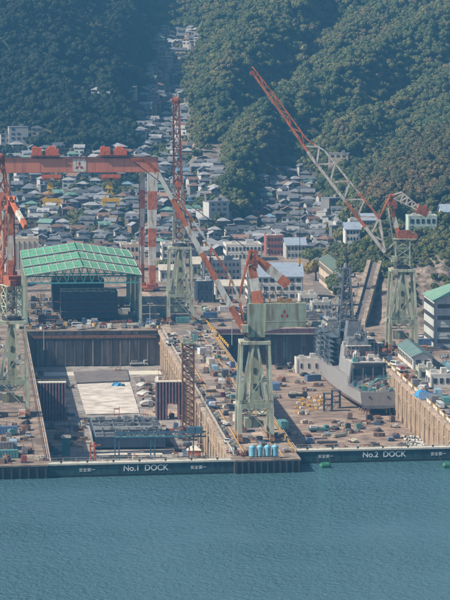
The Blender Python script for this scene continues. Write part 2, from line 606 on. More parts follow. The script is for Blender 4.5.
gate('dock_gate', 'dark teal dock gate lettered No.1 DOCK, left of the pier', D1[0] + .05, quay(D1[0]) + .6, D1[1] - .05, quay(D1[1]) + .6,
     (('No.1  DOCK', 56.3, 2.5), ('安全第一', 38.3, 1.25), ('安全第一', 72.5, 1.25)))
gate('dock_gate', 'dark teal dock gate lettered No.2 DOCK, right of the pier', D2[0] + .05, 1019.0, D2[1] + 1, 1023.2,
     (('No.2  DOCK', 132.2, 2.5), ('安全第一', 113.6, 1.25), ('安全第一', 149.5, 1.25)))

# pier head: dark fendered sea wall, wharf timbers
ph = thing('pier_sea_wall', 'dark stained sea wall across the end of the pier', 'sea wall', (D1[1], quay(D1[1]), 0), math.atan(0.077))
part('wall', MB().box((10.4, -.25, 1.0), (20.6, .5, 5.4)), M_GATEDK, ph)
part('coping', MB().box((10.4, -.1, 3.9), (20.6, .9, .5)), M_CONC, ph)
for i in range(11):
    part('fender_timber', MB().box((.6 + i * 1.95, -.65, 1.5), (.45, .35, 4.0)), M_DARK, ph)
lw = thing('quay_sea_wall', 'dark stained sea wall left of the first dock gate', 'sea wall', (D1[0], quay(D1[0]), 0), math.atan(0.077))
part('wall', MB().box((-60, -.25, 1.0), (119.8, .5, 5.2)), M_GATEDK, lw)
part('coping', MB().box((-60, -.1, 3.9), (119.8, .9, .5)), M_CONC, lw)
for i in range(30):
    part('fender_timber', MB().box((-.8 - i * 2.6, -.65, 1.5), (.45, .35, 3.6)), M_DARK, lw)
for i, (px, lab) in enumerate(((325, 'green floating fender near the left end of the second dock gate'), (448, 'green floating fender near the right end of the second dock gate'))):
    p = ground(px, 466.5, 0.3)
    f = thing('floating_fender', lab, 'fender', (p.x, p.y, .5), .1, 'fenders along the dock gate')
    part('body', MB().tube((-1.2, 0, 0), (1.2, 0, 0), 1.15, 14), M_FENDER, f)
    part('end_cap', MB().tube((1.2, 0, 0), (1.75, 0, 0), 1.15, 14, .45), M_FENDER, f)
    part('end_cap', MB().tube((-1.2, 0, 0), (-1.75, 0, 0), 1.15, 14, .45), M_FENDER, f)
    part('chain', MB().bar((1.7, 0, 0.1), (2.0, 3.0, 2.6), .12).bar((-1.7, 0, .1), (-2.0, 3.0, 2.6), .12), M_DARK, f)

# ------------------------------------------------------------------ level-luffing cranes
def pl_point(pl, t):
    """point at fraction t of a polyline"""
    ls = [math.dist(pl[i], pl[i + 1]) for i in range(len(pl) - 1)]
    d = t * sum(ls)
    for i, l in enumerate(ls):
        if d <= l or i == len(ls) - 1:
            a = d / l
            return tuple(pl[i][k] + (pl[i + 1][k] - pl[i][k]) * a for k in range(len(pl[i])))
        d -= l


def crane(label, loc, slew, style, jl, ju, head, cw, bands, hw0=1.5, hw1=.55, flyj=None, mast_base=None, body=M_GREEN, leg_mat=M_GREENL, hook=None, thick=1.0, cabin=True, pitch=6.0, boxjib=False, boxarm=False, hookx=None, armw=.72, brm=None, brt=1.0):
    t = thing('luffing_crane', label, 'crane', loc, 0.0, 'level-luffing cranes on the dock piers')
    cs, sn = math.cos(slew), math.sin(slew)

    def f(x, y, z):
        return (x * cs - y * sn, x * sn + y * cs, z)
    G2, B2 = 5.1, 5.0
    wheel = MB().tube((-.35, 0, 0), (.35, 0, 0), .42, 10).mesh('wheel')
    for sx in (-1, 1):
        part('sill', MB().box((sx * G2, 0, 2.3), (1.3, 2 * B2 + 2.5, 1.2)), M_BOGIE, t)
        for sy in (-1, 1):
            b = part('bogie', MB().box((sx * G2, sy * (B2 + .2), 1.2), (1.5, 4.2, .9)).box((sx * G2, sy * (B2 + .2), 1.65), (1.1, 2.0, .5)), M_BOGIE, t)
            for d in (-1.5, -.5, .5, 1.5):
                part('wheel', wheel, M_DARK, b, loc=(sx * G2, sy * (B2 + .2) + d * .95, .42))
            lg = MB()
            lg.bar((sx * G2, sy * B2, 2.8), (sx * G2, sy * B2, 11.2), 1.5, 1.6, 1.25, 1.3)
            lg.bar((sx * G2, sy * B2, 11.2), (sx * (G2 - .75), sy * (B2 - .9), 31.2), 1.05, 1.05, .72, .72)
            part('leg', lg, leg_mat, t)
    pb = MB()
    for s in (-1, 1):
        pb.box((0, s * B2, 11.7), (2 * G2 - 1.1, 1.0, 1.5))
        pb.box((s * G2, 0, 11.7), (1.0, 2 * B2 - 1.2, 1.5))
        for i in range(4):
            x0 = -G2 + 1 + i * (2 * G2 - 2) / 4
            x1 = x0 + (2 * G2 - 2) / 4
            za, zb = (9.2, 11.2) if i % 2 else (11.2, 9.2)
            pb.bar((x0, s * B2, za), (x1, s * B2, zb), .3)
        pb.bar((-G2, s * B2, 9.1), (G2, s * B2, 9.1), .35)
    part('portal_beam', pb, M_GREEN, t)
    rail = MB()
    for s in (-1, 1):
        for z in (13.1, 13.6):
            rail.bar((-G2, s * (B2 + .45), z), (G2, s * (B2 + .45), z), .09)
        for i in range(7):
            rail.box((-G2 + i * 2 * G2 / 6, s * (B2 + .45), 13.0), (.1, .1, 1.2))
    part('handrail', rail, leg_mat, t)
    for sy in (-1, 1):
        for sx in (-1, 1):
            part('brace', MB().bar((sx * (G2 - 1.3), sy * (B2 - .4), 12.3), (sx * .55, sy * (B2 - 1.15), 31.2), 1.0, .8, .62, .62), leg_mat, t)
    col = part('column', MB().box((0, 0, 21.6), (3.4, 3.4, 18.8), 0, .52), M_GREEN, t)
    for z, w in ((17.5, 1.0), (22.5, .85)):
        part('opening', MB().box((0, -(1.75 - (z - 12) * .043), z), (w, .3, 1.9)), M_DARK, col)
    # elevator cage / machinery clutter on and under the portal deck
    part('electrical_room', MB().box((-1.2, -1.6, 6.1), (4.2, 3.2, 3.0)).box((1.9, 1.0, 5.5), (2.0, 2.4, 2.0)), M_GREEN, t)
    part('stair', MB().bar((G2 - .4, -B2 - .9, 2.5), (-G2 + 2.5, -B2 - .9, 10.9), .8, .25).bar((-G2 + 2, -B2 + 1.2, 12.5), (G2 - 2.5, -B2 + .2, 21.5), .5, .2), leg_mat, t)
    tp = MB()
    for s in (-1, 1):
        tp.box((0, s * (B2 - .9), 31.7), (2 * G2 - .6, .9, 1.0))
        tp.box((s * (G2 - .75), 0, 31.7), (.9, 2 * B2 - 2.8, 1.0))
    tp.box((0, 0, 31.9), (2 * G2 - 2.6, 2 * B2 - 2.8, .5))
    part('top_platform', tp, leg_mat, t)
    part('slew_ring', MB().tube((0, 0, 32.2), (0, 0, 33.3), 3.3, 20), M_DARK, t)
    # ---------------- upper works
    zt = 33.3
    if style == 'house':
        part('machine_house', MB().box(f(-.4, 0, 38.7), (5.4, 5.6, 10.7), slew), body, t)
        mh = MB()
        rot = [(-3.1, 35.2), (-6.5, 36.0), (-10, 36.6), (-13, 36.7), (-16.2, 36.4), (-16.2, 44.1), (-3.1, 44.1)]
        vs_, n = [], len(rot)
        for y in (-3.3, 3.3):
            vs_ += [f(x, y, z) for x, z in rot]
        mh.add(vs_, [tuple(range(n)), tuple(range(2 * n - 1, n - 1, -1))] + [(i, i + n, (i + 1) % n + n, (i + 1) % n) for i in range(n)])
        rh = part('rear_house', mh, body, t)
        part('seam', MB().box(f(-9.6, 0, 38.4), (13.1, 6.72, .18), slew), leg_mat, rh)
        part('roof_rail', MB().bar(f(-3, 3.2, 45.1), f(-16, 3.2, 45.1), .08).bar(f(-3, 3.2, 44.6), f(-16, 3.2, 44.6), .08).bar(f(-16, 3.2, 44.2), f(-16, 3.2, 45.1), .08).bar(f(-10, 3.2, 44.2), f(-10, 3.2, 45.1), .08).bar(f(-5, 3.2, 44.2), f(-5, 3.2, 45.1), .08), M_YELLOW, rh)
        # winch frames on the roof
        wf = MB()
        for x in (-5.2, -8.0, -10.5):
            wf.bar(f(x, -2, 44.1), f(x + 1.6, -1.6, 48.2), .22)
            wf.bar(f(x + 3, -2, 44.1), f(x + 1.6, -1.6, 48.2), .22)
        part('winch_frame', wf, M_YELLOW, t)
        part('winch_drum', MB().tube(f(-8.5, -1.2, 45.0), f(-8.5, 1.2, 45.0), .85, 12).box(f(-11, .8, 44.8), (1.8, 1.6, 1.3), slew), M_BOGIE, t)
        # maker's mark on the side: three small diamonds over a bar
        lg = MB()
        ys = 3.34
        for a, (dx, dz) in enumerate(((0, .9), (-.8, -.4), (.8, -.4))):
            for yy in (ys, -ys):
                cx, cz = -9.2 + dx, 40.6 + dz
                lg.quad(f(cx, yy, cz + .75), f(cx - .42, yy, cz), f(cx, yy, cz - .75), f(cx + .42, yy, cz))
        part('diamond_mark', lg, M_LOGO, rh)
        mb0, m0 = (-1.1, 44.0), 1.75
    else:
        lt = MB()
        h, w = 44.0 - zt, 2.75
        for sx in (-1, 1):
            for sy in (-1, 1):
                lt.bar(f(sx * w, sy * w, zt), f(sx * w, sy * w, 44), .42)
        for i in range(3):
            za, zb = zt + h / 3 * i, zt + h / 3 * (i + 1)
            for a, b_ in (((-w, -w), (w, -w)), ((w, -w), (w, w)), ((w, w), (-w, w)), ((-w, w), (-w, -w))):
                lt.bar(f(*a, za), f(*b_, zb), .26)
                lt.bar(f(*b_, za), f(*a, zb), .26)
                lt.bar(f(*a, zb), f(*b_, zb), .3)
        part('lattice_tower', lt, leg_mat, t)
        mhs = part('machine_house', MB().box(f(-.8, 0, 45.6), (5.4, 4.4, 3.2), slew).box(f(-4.3, 1.2, 45.0), (2.4, 2.2, 2.0), slew).box(f(1.2, -1.4, 47.7), (1.8, 1.6, 1.3), slew), M_REDDK, t)
        part('walkway', MB().box(f(-.8, 0, 43.9), (9.0, 6.4, .25), slew), leg_mat, mhs)
        part('jib_foot_frame', MB().bar(f(2.5, 1.4, 34.2), f(jl[0][0] + .4, 1.4, jl[0][1]), .7).bar(f(2.5, -1.4, 34.2), f(jl[0][0] + .4, -1.4, jl[0][1]), .7).bar(f(2.5, 1.4, 43), f(jl[0][0], 1.4, jl[0][1]), .5).bar(f(2.5, -1.4, 43), f(jl[0][0], -1.4, jl[0][1]), .5), leg_mat, t)
        mb0, m0 = (1.2, 44.0), .9
    if cabin:
        cb = part('operator_cabin', MB().box(f(3.4, 2.9, 36.2), (2.2, 1.9, 2.4), slew), M_GREENL, t)
        part('cabin_window', MB().box(f(4.45, 2.9, 36.6), (.2, 1.7, 1.3), slew), M_GLASS, cb)
    # mast with red and white bands
    hx, hz = head
    nb = 3
    for i in range(nb):
        a, b_ = i / nb, (i + 1) / nb
        q0 = (mb0[0] + (hx - .6 - mb0[0]) * a, mb0[1] + (hz - 4.3 - mb0[1]) * a)
        q1 = (mb0[0] + (hx - .6 - mb0[0]) * b_, mb0[1] + (hz - 4.3 - mb0[1]) * b_)
        w0, w1 = 2 * m0 * (1 - .35 * a), 2 * m0 * (1 - .35 * b_)
        part('mast_band', MB().bar(f(q0[0], 0, q0[1]), f(q1[0], 0, q1[1]), w0, w0, w1, w1), M_WHITE if i == 1 else M_RED, t)
    part('mast_ladder', MB().bar(f(mb0[0] + m0 + .7, .6, mb0[1] - 6), f(hx + .9, .4, hz - 5), .5, .35), M_PALE, t)
    mh = MB().box(f(hx - .8, 0, hz - 3.2), (3.4, 3.6, 1.5), slew).box(f(hx - .3, 0, hz - 2.0), (2.2, 2.4, 1.2), slew).box(f(hx - 1.6, .8, hz - 4.6), (1.6, 2.2, 1.0), slew)
    mh.bar(f(hx - .8, .8, hz - 2.2), f(hx, .8, hz), .6).bar(f(hx - .8, -.8, hz - 2.2), f(hx, -.8, hz), .6).tube(f(hx, -1.3, hz), f(hx, 1.3, hz), .55, 10)
    part('mast_head', mh, M_REDDK, t)
    # rocking counterweight arm
    arm = part('counterweight_arm', MB().bar(f(hx, .9, hz), f(hx - 2.6, .9, hz - .2), .5, 1.2).bar(f(hx, -.9, hz), f(hx - 2.6, -.9, hz - .2), .5, 1.2), M_RED, t)
    c0, c1 = Vector((hx - 1.2, 0, hz - 1.2)), Vector((cw[0], 0, cw[1]))
    if style == 'house' or boxarm:
        for a, b_, m_, w0, w1 in ((0, .45, M_RED, 1.6, 4.1), (.45, .8, M_WHITE, 4.1, 4.0), (.8, 1.06, M_RED, 4.3, 4.3)):
            p0, p1 = c0.lerp(c1, a), c0.lerp(c1, b_)
            part('counterweight' if b_ > 1 else 'arm_box', MB().bar(f(*p0), f(*p1), 3.0 * armw, w0 * armw, 3.0 * armw, w1 * armw), m_, arm)
    else:
        la = MB()
        d = (c1 - c0)
        up = Vector((d.z, 0, -d.x)).normalized()
        if up.z < 0:
            up = -up
        for y in (-1.3, 1.3):
            yv = Vector((0, y, 0))
            la.bar(f(*(c0 + yv)), f(*(c1 + yv)), .35)
            pa, pb_ = c0.lerp(c1, .15) + up * 3.6, c0.lerp(c1, .85) + up * 1.6
            la.bar(f(*(pa + yv)), f(*(pb_ + yv)), .35)
            la.bar(f(*(Vector((hx - .5, 0, hz)) + yv)), f(*(pa + yv)), .3)
            for i in range(4):
                a0, a1 = .0 + i * .22, .11 + i * .22
                q0, q1, q2 = c0.lerp(c1, a0), c0.lerp(c1, .15 + .7 * (a1 / .9)) + up * (3.6 - 2 * a1), c0.lerp(c1, a0 + .22)
                la.bar(f(*(q0 + yv)), f(*(q1 + yv)), .26).bar(f(*(q1 + yv)), f(*(q2 + yv)), .26)
        part('arm_lattice', la, M_WHITE, arm)
        ang = math.atan2(d.z, d.x)
        part('counterweight', MB().bar(f(*(c1 - d.normalized() * 2.2 + up * .6)), f(*(c1 + d.normalized() * 2.4 + up * .6)), 3.2, 3.4).bar(f(*(c1 + up * 2.2)), f(*(c1 + d.normalized() * 1.2 + up * 2.9)), 2.2, 1.2), M_REDDK, arm)
    # ---------------- jib
    tot = sum(math.dist(jl[i], jl[i + 1]) for i in range(len(jl) - 1))
    jib = part('jib', MB().tube(f(jl[0][0], -hw0 - .3, jl[0][1]), f(jl[0][0], hw0 + .3, jl[0][1]), .5, 10), M_RED, t)
    nbn = len(bands)

    def hw(a):
        return hw0 + (hw1 - hw0) * a
    sub = 3
    for s in (-1, 1):
        for pl, th in ((jl, (1.5 if boxjib else .85) * thick), (ju, .55 * thick)):
            for i in range(nbn):
                mbc = MB()
                for k_ in range(sub):
                    a, b_ = (i + k_ / sub) / nbn, (i + (k_ + 1) / sub) / nbn
                    p0, p1 = pl_point(pl, a), pl_point(pl, b_)
                    mbc.bar(f(p0[0], s * hw(a), p0[1]), f(p1[0], s * hw(b_), p1[1]), th * (1 - .35 * a), th * (1 - .35 * a), th * (1 - .35 * b_), th * (1 - .35 * b_))
                part('chord', mbc, bands[i], jib)
    br, br2 = MB(), MB()
    nz = max(5, int(tot / pitch))
    thb = thick
    thick = thick * brt
    for i in range(nz):
        if brm and i > nz * .5:
            br, br2 = (br2, br) if br is not br2 and i == int(nz * .5) + 1 else (br, br2)
        a, b_, c_ = i / nz, (i + .5) / nz, (i + 1) / nz
        for s in (-1, 1):
            p0, p1, p2 = pl_point(jl, a), pl_point(ju, b_), pl_point(jl, c_)
            br.bar(f(p0[0], s * hw(a), p0[1]), f(p1[0], s * hw(b_), p1[1]), .24 * thick)
            br.bar(f(p1[0], s * hw(b_), p1[1]), f(p2[0], s * hw(c_), p2[1]), .24 * thick)
        p0, p2 = pl_point(jl, a), pl_point(jl, c_)
        br.bar(f(p0[0], -hw(a), p0[1]), f(p2[0], hw(c_), p2[1]), .22 * thick)
        br.bar(f(p0[0], hw(a), p0[1]), f(p2[0], -hw(c_), p2[1]), .2 * thick)
        p1 = pl_point(ju, b_)
        br.bar(f(p1[0], -hw(b_), p1[1]), f(p1[0], hw(b_), p1[1]), .22 * thick)
    if brm:
        part('bracing', br2, brm[0], jib, kind='stuff')
        part('bracing', br, brm[1], jib, kind='stuff')
    else:
        part('bracing', br, M_RED, jib, kind='stuff')
    # tip sheaves, optional beak
    tipx, tipz = jl[-1]
    part('tip_sheaves', MB().tube(f(tipx, -.9, tipz), f(tipx, .9, tipz), .9 if hw1 < 1 else 1.5, 12).box(f(tipx, 0, tipz - .2), (1.8, 1.5 if hw1 < 1 else 3.6, .8 if hw1 < 1 else 2.4), slew), M_REDDK, jib)
    last = jl[-1]
    if flyj:
        fj = MB()
        pts = [jl[-1]] + flyj
        for i in range(len(pts) - 1):
            for s in (-.7, .7):
                fj.bar(f(pts[i][0], s, pts[i][1]), f(pts[i + 1][0], s, pts[i + 1][1]), .45, 1.1 - .15 * i)
            fj.bar(f(pts[i][0], -.7, pts[i][1]), f(pts[i + 1][0], .7, pts[i + 1][1]), .25)
        part('fly_jib', fj, M_REDDK, jib)
        last = flyj[-1]
    # drag links from the head to the jib knee
    kn = ju[1]
    for s in (-1, 1):
        dl = MB().bar(f(hx, s * 1.1, hz), f(kn[0], s * (hw0 + .1), kn[1]), .55)
        part('drag_link', dl, M_RED, t)
    # hoist ropes
    rp = MB()
    for s in (-.35, .35):
        rp.bar(f(hx + .3, s, hz + .6), f(last[0], s, last[1] + .7), .16 if style != 'house' else .22)
    if hookx:
        last = (hookx[0] - .5, hookx[1])
    if hook:
        rp.bar(f(last[0] + .5, -.3, last[1]), f(last[0] + .5, -.3, hook + 2), .13).bar(f(last[0] + .5, .3, last[1]), f(last[0] + .5, .3, hook + 2), .13)
    part('hoist_rope', rp, M_CABLE, t)
    if hook:
        hk = part('hook_block', MB().box(f(last[0] + .5, 0, hook + 1.2), (1.0, .9, 1.8), slew), M_YELLOW, t)
        part('hook', MB().tube(f(last[0] + .5, 0, hook + .3), f(last[0] + .5, 0, hook - .7), .22, 8).bar(f(last[0] + .5, 0, hook - .7), f(last[0] + 1.2, 0, hook - .4), .25), M_DARK, hk)
    return t


W_, R_ = M_WHITE, M_RED
crane('luffing crane with big green machine house at the pier end', (93.3, 1043, 4.0), math.pi, 'house',
      [(3.0, 34.6), (16.8, 60.0), (30.8, 85.8)], [(3.0, 34.6), (4.9, 46.0), (8.6, 54.0), (19.6, 70.5), (30.8, 86.6)],
      (1.5, 60.3), (-10.0, 50.2), [R_, W_, R_, W_, R_, W_], flyj=[(33.5, 88.6), (36.5, 89.8), (39.6, 89.4)], hook=None, thick=1.3, hw0=1.0, pitch=11, boxjib=True)
crane('luffing crane with its red jib raised almost upright, behind the gantry leg on the pier', (93.4, 1400, 4.0), R(-97), 'tower',
      [(3.4, 36.0), (16.0, 66.0), (26.0, 95.0)], [(3.4, 36.0), (3.6, 50.0), (8.5, 58.0), (17.5, 76.0), (26.0, 96.0)],
      (1.4, 61.2), (-9.5, 52.5), [W_, W_, R_, M_REDDK, R_], hw0=2.1, hw1=1.1, hook=None, thick=1.2)
crane('luffing crane with very long white and red jib reaching over the grey ship', (173.4, 1289, 4.0), math.pi, 'tower',
      [(7.0, 38.8), (21.0, 57.0), (35.4, 75.4), (47.0, 92.5), (59.0, 109.0)], [(7.0, 38.8), (9.1, 52.2), (20.0, 65.5), (31.5, 79.5), (37.0, 82.0), (48.0, 97.2), (59.0, 111.4)],
      (4.7, 61.0), (-7.6, 54.4), [W_, R_, W_, W_, R_, R_, R_], hw0=1.7, hw1=.5, hook=34, hookx=(40.3, 81.0), thick=1.35, pitch=8.5, brt=1.5, brm=(M_WHITE, M_RED))
crane('rust red luffing crane cut by the left edge of the picture', (17.5, 1110, 4.0), R(108), 'tower',
      [(3.4, 36.0), (7.5, 60.0), (12.0, 86.0)], [(3.4, 36.0), (2.6, 50.0), (4.5, 62.0), (7.5, 74.0), (12.0, 87.0)],
      (0.6, 73.2), (-14.0, 65.0), [M_REDDK, R_, W_, M_REDDK, R_, M_REDDK], hw0=2.1, hw1=1.3, hook=None, thick=1.35, boxarm=True, armw=.42)

# rails under the cranes and gantry
rail_mb = MB().box((0, 0, .04), (.16, 352, .1)).mesh('rail')
for x in (88.2, 98.4):
    o = link('crane_rail', rail_mb, M_RUST, None, (x, 1190, GZ + .01))
    o['kind'] = 'structure'
    o['label'] = 'steel crane rail let into the pier'
for x in (12.4, 22.6, 168.3, 178.5):
    o = link('crane_rail', rail_mb, M_RUST, None, (x, 1192 if x < 100 else 1198, GZ + .01))
    o['kind'] = 'structure'
    o['label'] = 'steel crane rail let into the quay'


# ------------------------------------------------------------------ gantry crane over the first dock
def gantry():
    Y = 1537.0
    t = thing('gantry_crane', 'huge red goliath gantry crane spanning the first dock, three-diamond mark on its beam', 'gantry crane', (0, Y, GZ))
    zb, zt = 55.6, 61.8
    xl, xr = 16.0, 92.4
    bm_ = part('girder', MB().box(((xl + xr) / 2, 0, (zb + zt) / 2), (xr - xl, 5.0, zt - zb)), M_BEAM, t)
    part('flange', MB().box(((xl + xr) / 2, 0, zt + .12), (xr - xl + .4, 6.0, .24)), M_REDDK, bm_)
    part('flange', MB().box(((xl + xr) / 2, 0, zb - .12), (xr - xl + .1, 5.4, .24)), M_REDDK, bm_)
    seam = MB().box((0, -2.53, (zb + zt) / 2), (.14, .06, zt - zb - .1)).mesh('stiffener')
    for i in range(9):
        part('stiffener', seam, M_BEAM, bm_, loc=(xl + 5 + i * 8.4, 0, 0))
    rl = MB()
    for z in (zt + .8, zt + 1.3):
        rl.bar((xl, -2.9, z), (xr, -2.9, z), .09)
    for i in range(26):
        rl.box((xl + i * 3, -2.9, zt + .75), (.09, .09, 1.1))
    part('handrail', rl, M_REDDK, bm_)
    part('trolley_rail', MB().box(((xl + xr) / 2, -1.8, zt + .4), (xr - xl, .3, .3)).box(((xl + xr) / 2, 1.8, zt + .4), (xr - xl, .3, .3)), M_DARK, bm_)
    # mark: white panel with three diamonds
    pxl = 55.9
    pnl = part('mark_panel', MB().box((pxl, -2.6, (zb + zt) / 2), (6.3, .12, 5.9)), M_WHITE, bm_, label='white panel with dark red three-diamond mark')
    dm = MB()
    cz = (zb + zt) / 2 - .45
    r_ = 1.32
    for k_ in range(3):
        a = R(90 + 120 * k_)
        c = Vector((pxl, -2.68, cz + .05))
        d = Vector((math.cos(a), 0, math.sin(a)))
        n_ = Vector((-math.sin(a), 0, math.cos(a)))
        L_ = 2.35
        dm.quad(c + d * .06, c + d * (L_ / 2) + n_ * (L_ * .2887), c + d * L_, c + d * (L_ / 2) - n_ * (L_ * .2887))
    part('three_diamond_mark', dm, M_LOGO, pnl)
    # legs: big banded column and slimmer companion on each side
    for side, xbig, xs in ((1, 89.6, 85.5), (-1, 18.7, 22.6)):
        for xx, w, yy, bands, tag_ in ((xbig, 4.7, -1.5, [1, 0, 1, 0, 1, 0], 'leg'), (xs, 2.4, 5.5, [0, 1, 0, 1, 0, 1], 'leg')):
            lg = part(tag_, MB().box((xx, yy, 2.6), (w + .6, w + .8, 1.6)), M_REDDK, t)
            n = 6
            for i in range(n):
                z0, z1 = 3.4 + (zb - .3 - 3.4) * i / n, 3.4 + (zb - .3 - 3.4) * (i + 1) / n
                wi = w * (.62 + .38 * (i + .5) / n)
                wj = w * (.62 + .38 * (i) / n)
                wk = w * (.62 + .38 * (i + 1) / n)
                part('band', MB().bar((xx, yy, z0), (xx, yy, z1), wj, wj, wk, wk), M_WHITE if (i % 2) == (1 if w > 3 else 1) else M_RED, lg)
        part('sill', MB().box(((xbig + xs) / 2, 2.0, 1.5), (7.5, 14, .9)), M_REDDK, t)
        for yy in (-4.0, 2.0, 8.0):
            b = part('bogie', MB().box(((xbig + xs) / 2, yy, .8), (4.2, 4.2, .7)), M_BOGIE, t)
            for d in (-1.3, 0, 1.3):
                part('wheel', MB().tube(((xbig + xs) / 2 - .4, yy + d, .42), ((xbig + xs) / 2 + .4, yy + d, .42), .42, 10), M_DARK, b)
        part('ladder_shaft', MB().box((xs - side * 1.5, 4.4, 28), (.4, .4, 52)), M_REDDK, t)
    # trolleys
    for x0, lab, hx, hl in ((40.0, 'left trolley with orange winch houses', 43.0, 40.8), (71.5, 'right trolley with orange winch houses', 70.5, 40.8)):
        tr = part('trolley', MB().box((x0, 0, zt + 1.2), (13, 6.2, .8)), M_REDDK, t, label=lab)
        part('winch_house', MB().box((x0 - 3.6, -.6, zt + 3.4), (4.6, 3.8, 3.6)).box((x0 - 4.6, -.6, zt + 5.2), (1.6, 2.0, 1.0)), M_ORANGE, tr)
        part('winch_house', MB().box((x0 + 3.4, -.4, zt + 3.0), (6.0, 3.8, 2.8)).extr([(x0 + 1.2, zt + 4.3), (x0 + 5.2, zt + 4.3), (x0 + 4.6, zt + 5.5), (x0 + 1.8, zt + 5.5)], 'y', -2, 1.2), M_ORANGE, tr)
        part('drum', MB().tube((x0 - .4, -2.2, zt + 2.6), (x0 - .4, 2, zt + 2.6), 1.0, 12), M_DARK, tr)
        part('access_stage', MB().box((x0, -3.6, zt + 1.9), (12.5, .9, .15)).bar((x0 - 6, -4, zt + 3), (x0 + 6, -4, zt + 3), .1).bar((x0 - 6, -4, zt + 2.0), (x0 - 6, -4, zt + 3), .1).bar((x0 + 6, -4, zt + 2.0), (x0 + 6, -4, zt + 3), .1), M_REDDK, tr)
        lt = part('under_trolley', MB().box((hx, -1, zb - 1.9), (9, 4, 1.6)).box((hx - 2.5, -1, zb - 3.2), (3, 3, 1.2)).box((hx + 2.5, -1, zb - 3.0), (3, 3, 1.4)), M_ORANGE, tr)
        sp = part('lifting_beam', MB().box((hx, -1, hl + 1.7), (8.4, 1.4, 1.7)).box((hx - 3.4, -1, hl + .2), (1.1, 1.2, 2.2)).box((hx + 3.4, -1, hl + .2), (1.1, 1.2, 2.2)).box((hx - 2.6, -1, hl + 2.7), (1.0, 1.0, 1.2)), M_YELLOW, t)
        part('hook_block', MB().box((hx - .6, -1, hl + 8.6), (3.2, 1.4, 3.2), 0, .6).bar((hx - .6, -1, hl + 7.2), (hx - 2.0, -1, hl + 4.4), .7).bar((hx - .6, -1, hl + 7.2), (hx + .8, -1, hl + 4.4), .7), M_YELLOW, sp)
        rp = MB()
        for d in (-.9, 0, .9):
            rp.bar((hx - .6 + d, -1, hl + 9), (hx - .6 + d, -1, zb - 2.5), .14)
        rp.bar((hx - .6, -1, hl + 7), (hx - 3.2, -1, hl + 2.2), .14).bar((hx - .6, -1, hl + 7), (hx + 3.2, -1, hl + 2.2), .14)
        part('ropes', rp, M_CABLE, sp)
    return t


gantry()

# ------------------------------------------------------------------ sliding green roof shelters behind dock 1
def shelter(label, y0, y1, zoff, posts):
    t = thing('sliding_roof_shelter', label, 'shelter', (52.3, y0, GZ), 0, 'green sliding roof shelters')
    L_ = y1 - y0
    hw_, ze, za = 24.6, 20.7 + zoff, 24.3 + zoff
    for s in (-1, 1):
        rp = MB()
        rp.add([(0, 0, za), (s * hw_, 0, ze), (s * hw_, L_, ze), (0, L_, za), (0, 0, za - .35), (s * hw_, 0, ze - .35), (s * hw_, L_, ze - .35), (0, L_, za - .35)],
               [(0, 1, 2, 3), (7, 6, 5, 4), (0, 4, 5, 1), (1, 5, 6, 2), (2, 6, 7, 3), (3, 7, 4, 0)])
        ro = part('roof_slope', rp, M_ROOFG, t)
        n = 7
        for i in range(n + 1):
            a = i / n
            part('roof_batten', MB().bar((s * hw_ * a, -.1, za + (ze - za) * a + .18), (s * hw_ * a, L_ + .1, za + (ze - za) * a + .18), .16, .18), M_PALE, ro)
        for y in (0, L_):
            part('verge', MB().bar((0, y, za + .15), (s * hw_, y, ze + .15), .3, .3), M_PALE, ro)
        for k_ in range(1, 3):
            part('purlin', MB().bar((0, L_ * k_ / 3, za + .12), (s * hw_, L_ * k_ / 3, ze + .12), .16, .2), M_GREENL, ro)
    for y in (.6, L_ - .6):
        tr = MB()
        tr.bar((-hw_, y, ze - 3.2), (hw_, y, ze - 3.2), .55)
        n = 14
        for i in range(n):
            xa, xb = -hw_ + i * 2 * hw_ / n, -hw_ + (i + 1) * 2 * hw_ / n
            zt_ = lambda x: za + (ze - za) * abs(x) / hw_ - .6
            tr.bar((xa, y, ze - 3.2), ((xa + xb) / 2, y, zt_((xa + xb) / 2)), .26)
            tr.bar(((xa + xb) / 2, y, zt_((xa + xb) / 2)), (xb, y, ze - 3.2), .26)
        part('truss', tr, M_TEAL, t)
    for s in (-1, 1):
        for i in range(posts):
            y = .8 + (L_ - 1.6) * i / (posts - 1)
            part('post', MB().box((s * (hw_ - .5), y, (ze - .5) / 2), (1.0, 1.0, ze - .5)), M_GREENL, t)
        sb = MB()
        for i in range(posts - 1):
            ya, yb = .8 + (L_ - 1.6) * i / (posts - 1), .8 + (L_ - 1.6) * (i + 1) / (posts - 1)
            for z0, z1 in ((1, 7.2), (7.2, 13.4), (13.4, 19.4)):
                sb.bar((s * (hw_ - .5), ya, z0), (s * (hw_ - .5), yb, z1), .3)
                sb.bar((s * (hw_ - .5), ya, z1), (s * (hw_ - .5), yb, z1), .3)
        part('side_bracing', sb, M_GREENL, t)
        part('sill', MB().box((s * (hw_ - .5), L_ / 2, .5), (1.4, L_ + 2, 1.0)), M_TEAL, t)
    return t


shelter('front green roof shelter behind the head of the first dock', 1393, 1425, 0, 4)
shelter('middle green roof shelter of the three behind the first dock', 1429.5, 1461, .5, 4)
shelter('rear green roof shelter of the three, nearest the gantry', 1466, 1504, 1.0, 4)

# green side ramp wall, sunlit, at the shelter's left
p0 = ground(20, 330)
sw = thing('stair_tower', 'pale yellow-green slanting stair tower beside the left end of the front shelter', 'stair tower', (24.3, 1381, GZ))
part('frame', MB().extr([(-5, 0), (5.0, 0), (8.5, 17), (5.5, 17)], 'x', -.5, .5), M_GREENL, sw)
for i in range(7):
    part('landing', MB().box((-1.1, -1 + i * 1.4, 2 + i * 2.2), (1.4, 3.2, .2)), M_PALE, sw)

